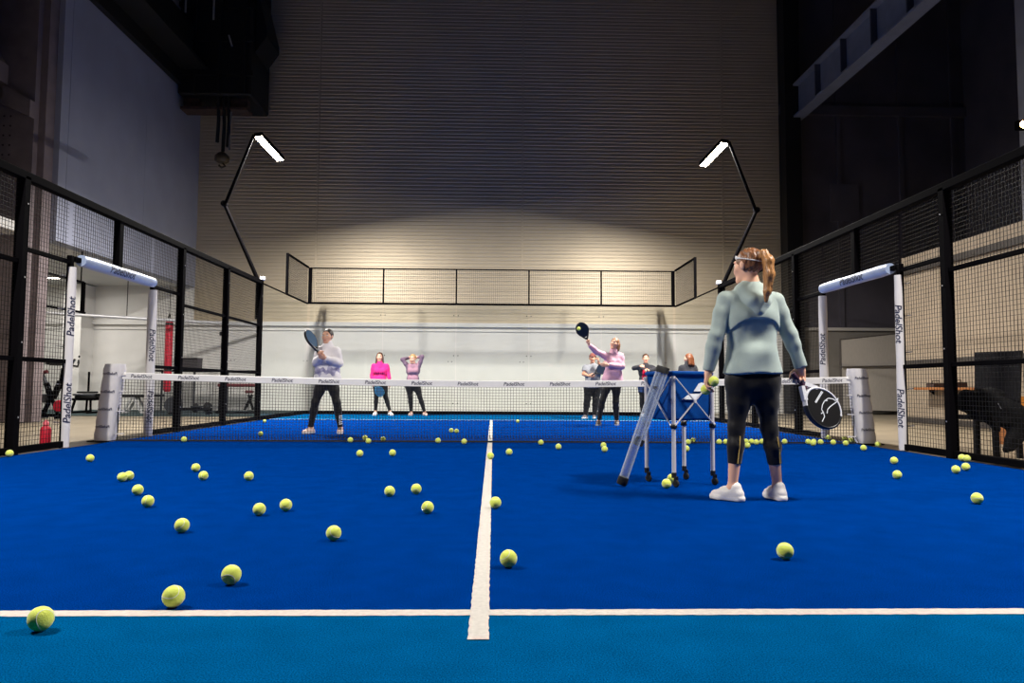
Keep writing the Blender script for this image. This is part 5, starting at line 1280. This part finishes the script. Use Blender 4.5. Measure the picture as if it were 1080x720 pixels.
BALLS = [
 (3,478,'tennis ball at the foot of the fence post nearest the red bottle'),
 (95,483,'tennis ball on bare blue turf in front of the gymside padded net post'),
 (129,503,'tennis ball touching another one, the one closer to the gymside fence'),
 (136,501.5,'tennis ball touching another one, the one closer to the net'),
 (145.3,516.5,'tennis ball just in front of the touching pair on the gym side'),
 (156,528.5,'tennis ball second in front of the touching pair on the gym side'),
 (194,462,'tennis ball at the net foot, closest of all to the gymside net post'),
 (206.5,493,"gymside tennis ball of a loose diagonal pair before the net, the one closer to it"),
 (214.5,501.5,"gymside tennis ball of a loose diagonal pair before the net, the one farther out"),
 (262.5,502,'tennis ball lying alone below the white hoodie player, on the gym side of her'),
 (273.5,537,"tennis ball of a level pair in mid turf, the one closer to the gym"),
 (301.5,532.5,"tennis ball of a level pair in mid turf, the one closer to the centre line"),
 (192,554,'tennis ball with a dark seam, third out from the touching pair towards the service line'),
 (275,457.5,'tennis ball beyond the net between the glass corner and the white hoodie player'),
 (279,444,'tennis ball far beyond the net at the foot of the gymside glass'),
 (369.5,463.5,'tennis ball at the net beside the white hoodie player, first towards the centre line'),
 (385,461.8,'tennis ball just behind the net, half hidden by another ball'),
 (388.5,465,'tennis ball in front of the net hiding half of another ball'),
 (404,464,'tennis ball at the net below the pink jacket player'),
 (379.5,478,"tennis ball before the net, one of two flanking the pink jacket player, gym side"),
 (414,477.5,"tennis ball before the net, one of two flanking the pink jacket player, line side"),
 (411,518,'tennis ball in a triangle of three by the centre line, corner closest to the gym'),
 (439,515.5,'tennis ball in a triangle of three by the centre line, corner closest to the net'),
 (451,535,"tennis ball in a triangle of three by the centre line, corner farthest from the net"),
 (462,464.5,'tennis ball at the net foot, second from the centre line on the gym half'),
 (476,453.8,"tennis ball of a pair beyond the net near the centre line, gym-side one"),
 (481.5,454.5,"tennis ball of a pair beyond the net near the centre line, line-side one"),
 (489.5,465.5,'tennis ball at the net foot, first from the centre line on the gym half'),
 (517.3,480.5,'tennis ball lying on the white centre line just in front of the net'),
 (537,476.5,'tennis ball just past the centre line in front of the net, on the trolley half'),
 (522.5,530,'tennis ball touching the centre line edge at mid service box'),
 (546,444.2,'tennis ball far beyond the net at the end of the centre line'),
 (570.5,466.5,'tennis ball at the net foot, first from the centre line on the trolley half'),
 (589,471,'tennis ball just in front of the net below the grey T-shirt player'),
 (636.5,469.5,'tennis ball below the dusty pink hoodie player, rear of two overlapping at the net'),
 (637.7,473.5,'tennis ball below the dusty pink hoodie player, front of two overlapping at the net'),
 (703,510,'tennis ball by the front castor of the trolley, the fully visible one'),
 (708.5,504.5,'tennis ball tucked behind the front leg of the trolley'),
 (731,464.8,'tennis ball behind the net between two trolley legs'),
 (725.7,466,'tennis ball hidden behind the rear trolley leg, the one closer to the net'),
 (724,473,'tennis ball hidden behind the rear trolley leg, the one farther from the net'),
 (758.5,465.8,'tennis ball at the net between the outer trolley leg and the coach'),
 (765.5,465.8,"tennis ball at the net half hidden by the coach's trolley-side shin"),
 (787,464.2,"tennis ball between the coach's legs, gym-side one in a knot of three"),
 (791,465.2,"tennis ball between the coach's legs, bat-side one in a knot of three"),
 (788.3,469.5,"tennis ball between the coach's legs, front one in a knot of three"),
 (797.8,466.2,"tennis ball between the coach's legs, gym-side one of a touching two"),
 (803.8,465.3,"tennis ball between the coach's legs, bat-side one of a touching two"),
 (827.5,464.4,"tennis ball at the net just outside the coach's bat-side leg"),
 (852.5,465.3,'tennis ball under the black bat in a cluster, the one closest to the coach'),
 (857,463.3,'tennis ball under the black bat in a cluster, the one at the back'),
 (857.6,467.3,'tennis ball under the black bat in a cluster, the one in front'),
 (865.5,466,'tennis ball lying alone under the black bat, next after the cluster'),
 (873.5,461.5,'tennis ball behind the net cords under the edge of the black bat'),
 (878.8,466.3,'tennis ball lying alone in front of the net between the bat and the net post'),
 (892,467.2,'tennis ball in the heap at the hall-side net post, the front one'),
 (890.8,462.8,'tennis ball in the heap at the hall-side net post, the rear one'),
 (897.5,464.3,'tennis ball in the heap at the hall-side net post, the middle one'),
 (902.5,463.6,'tennis ball in the heap at the hall-side net post, touching the pad'),
 (910.8,472.2,'tennis ball on the turf in front of the hall-side net post'),
 (926,468.5,'tennis ball at the threshold of the hall-side gateway'),
 (943,485.5,'tennis ball of a two-ball row before the hall-side gateway, the one closer to it'),
 (946.3,500.5,'tennis ball of a two-ball row before the hall-side gateway, the one farther out'),
 (1008.2,495,'tennis ball of four below the chair, the front one'),
 (1018.6,492.2,'tennis ball of four below the chair, between the front one and the rear ones'),
 (1020,483.3,'tennis ball of four below the chair, at the fence by its front leg'),
 (1035,482.6,'tennis ball of four below the chair, at the fence under its middle'),
 (1030.5,525.5,'tennis ball lying alone on the turf well in front of the chair and jacket'),
 (828,581,'tennis ball alone on the turf in front of the coach'),
 (536.3,589,'tennis ball nearest to the service line on the trolley half, beside the centre line'),
 (352,562,'tennis ball alone midway between the gymside balls and the centre line'),
 (244,606,'tennis ball just behind the service line, first of two towards the centre line'),
 (183,629,'tennis ball resting against the far edge of the white service line'),
 (43,652.5,'tennis ball in front of the white service line, largest of all'),
]
placed = []
for px, py, lab in BALLS:
    p = at(px, py, BR); p[2] = BR+.001
    if abs(p[1]) > .95: p[0] = np.clip(p[0], -4.965, 4.965)
    if p[1] > -.095 and abs(p[1]) < 1.2 and abs(p[0]) < 4.9 and px not in (275,279,385,476,481.5,546,731,873.5): p = atG(px, -.095, BR+.001)
    elif -.1 < p[1] < .045: p = atG(px, .045, BR+.001)
    for _ in range(12):                       # touching balls sit side by side, not inside each other
        for q in placed:
            dq = p[:2]-q[:2]; L_ = np.hypot(*dq)
            if L_ < 2*BR+.0012: p[:2] = q[:2]+(dq/(L_+1e-9))*(2*BR+.0014)
    placed.append(p); put_ball(p, lab)
hb_ = CW['wA']
p = atY(752.5,402,Yc-.02); put_ball(p, 'tennis ball held in the hand of the coach, the upper bright one', 'tennis balls in use')
p2 = atY(744.6,410.6,Yc+.03); put_ball(p2, 'tennis ball held in the hand of the coach, the lower one under her fingers', 'tennis balls in use')
p3 = atY(610.4,346.5,Y4-.42); put_ball(p3, 'tennis ball in the air in front of the raised navy bat', 'tennis balls in use')
# ------------------------------------------------------------------ light
def area(name, loc, sx, sy, power, col, rot=(0,0,0), spread=math.pi):
    l = bpy.data.lights.new(name, 'AREA'); l.shape = 'RECTANGLE'; l.size = sx; l.size_y = sy; l.energy = power; l.color = col; l.spread = spread
    o = bpy.data.objects.new(name, l); o.location = tuple(loc); o.rotation_euler = rot; return link(o)
for c, L, tl in LAMPS:
    far = c[1] > 0
    area('court_lamp_light', c, .14, L, 1180 if far else 735, (1.,.95,.885), rot=(0,-tl,0))
for x, y in ((-12.6,6.8), (-12.6,10.2)):
    zc_ = ZA-.02 if x < -9.1 else 6.2
    t = thing('ceiling_light', {(-12.6,6.8):'long lit ceiling lamp over the gym column', (-12.6,10.2):'long lit ceiling lamp over the weight sled', (-7.2,9.6):'long lit lamp hung above the weight bench'}[(x,y)], 'lamp', (x,y,zc_), 0, 'strip lamps over the gym')
    MB().rbox((x-.7,y-.09,zc_-.06),(x+.7,y+.09,zc_),.01).build('housing', white_wall, t)
    MB().box((x-.68,y-.07,zc_-.075),(x+.68,y+.07,zc_-.061)).build('diffuser', mat('strip_diffuser', (255,252,246), .4, emit=(255,246,232), estr=8), t)
    area('strip_light', (x,y,zc_-.08), 1.3, .14, 70, (1.,.96,.9))
    if x > -9: MB().tube([(x-.5,y,zc_),(x-.5,y,13.99)], .012, 6).tube([(x+.5,y,zc_),(x+.5,y,13.99)], .012, 6).build('hanger', black_metal, t)
pl_ = bpy.data.lights.new('warm_lamp_light', 'SPOT'); pl_.energy = 160; pl_.color = (1.,.62,.30); pl_.spot_size = 2.4; pl_.spot_blend = .6; pl_.shadow_soft_size = .06
po = bpy.data.objects.new('warm_lamp_light', pl_); po.location = tuple(WARM+V3(-.06,-.11,0)); po.rotation_euler = (math.radians(60), 0, math.radians(150)); link(po)
w = bpy.data.worlds.new('hall_air'); SC.world = w; w.use_nodes = True
w.node_tree.nodes['Background'].inputs[0].default_value = (.42,.46,.62,1); w.node_tree.nodes['Background'].inputs[1].default_value = .005
SC.view_settings.view_transform = 'Standard'; SC.view_settings.look = 'None'; SC.view_settings.gamma = 1; SC.view_settings.exposure = 0.
try: SC.view_settings.use_curve_mapping = False
except Exception: pass
SC.cycles.max_bounces = 10; SC.cycles.transparent_max_bounces = 24; SC.cycles.diffuse_bounces = 4
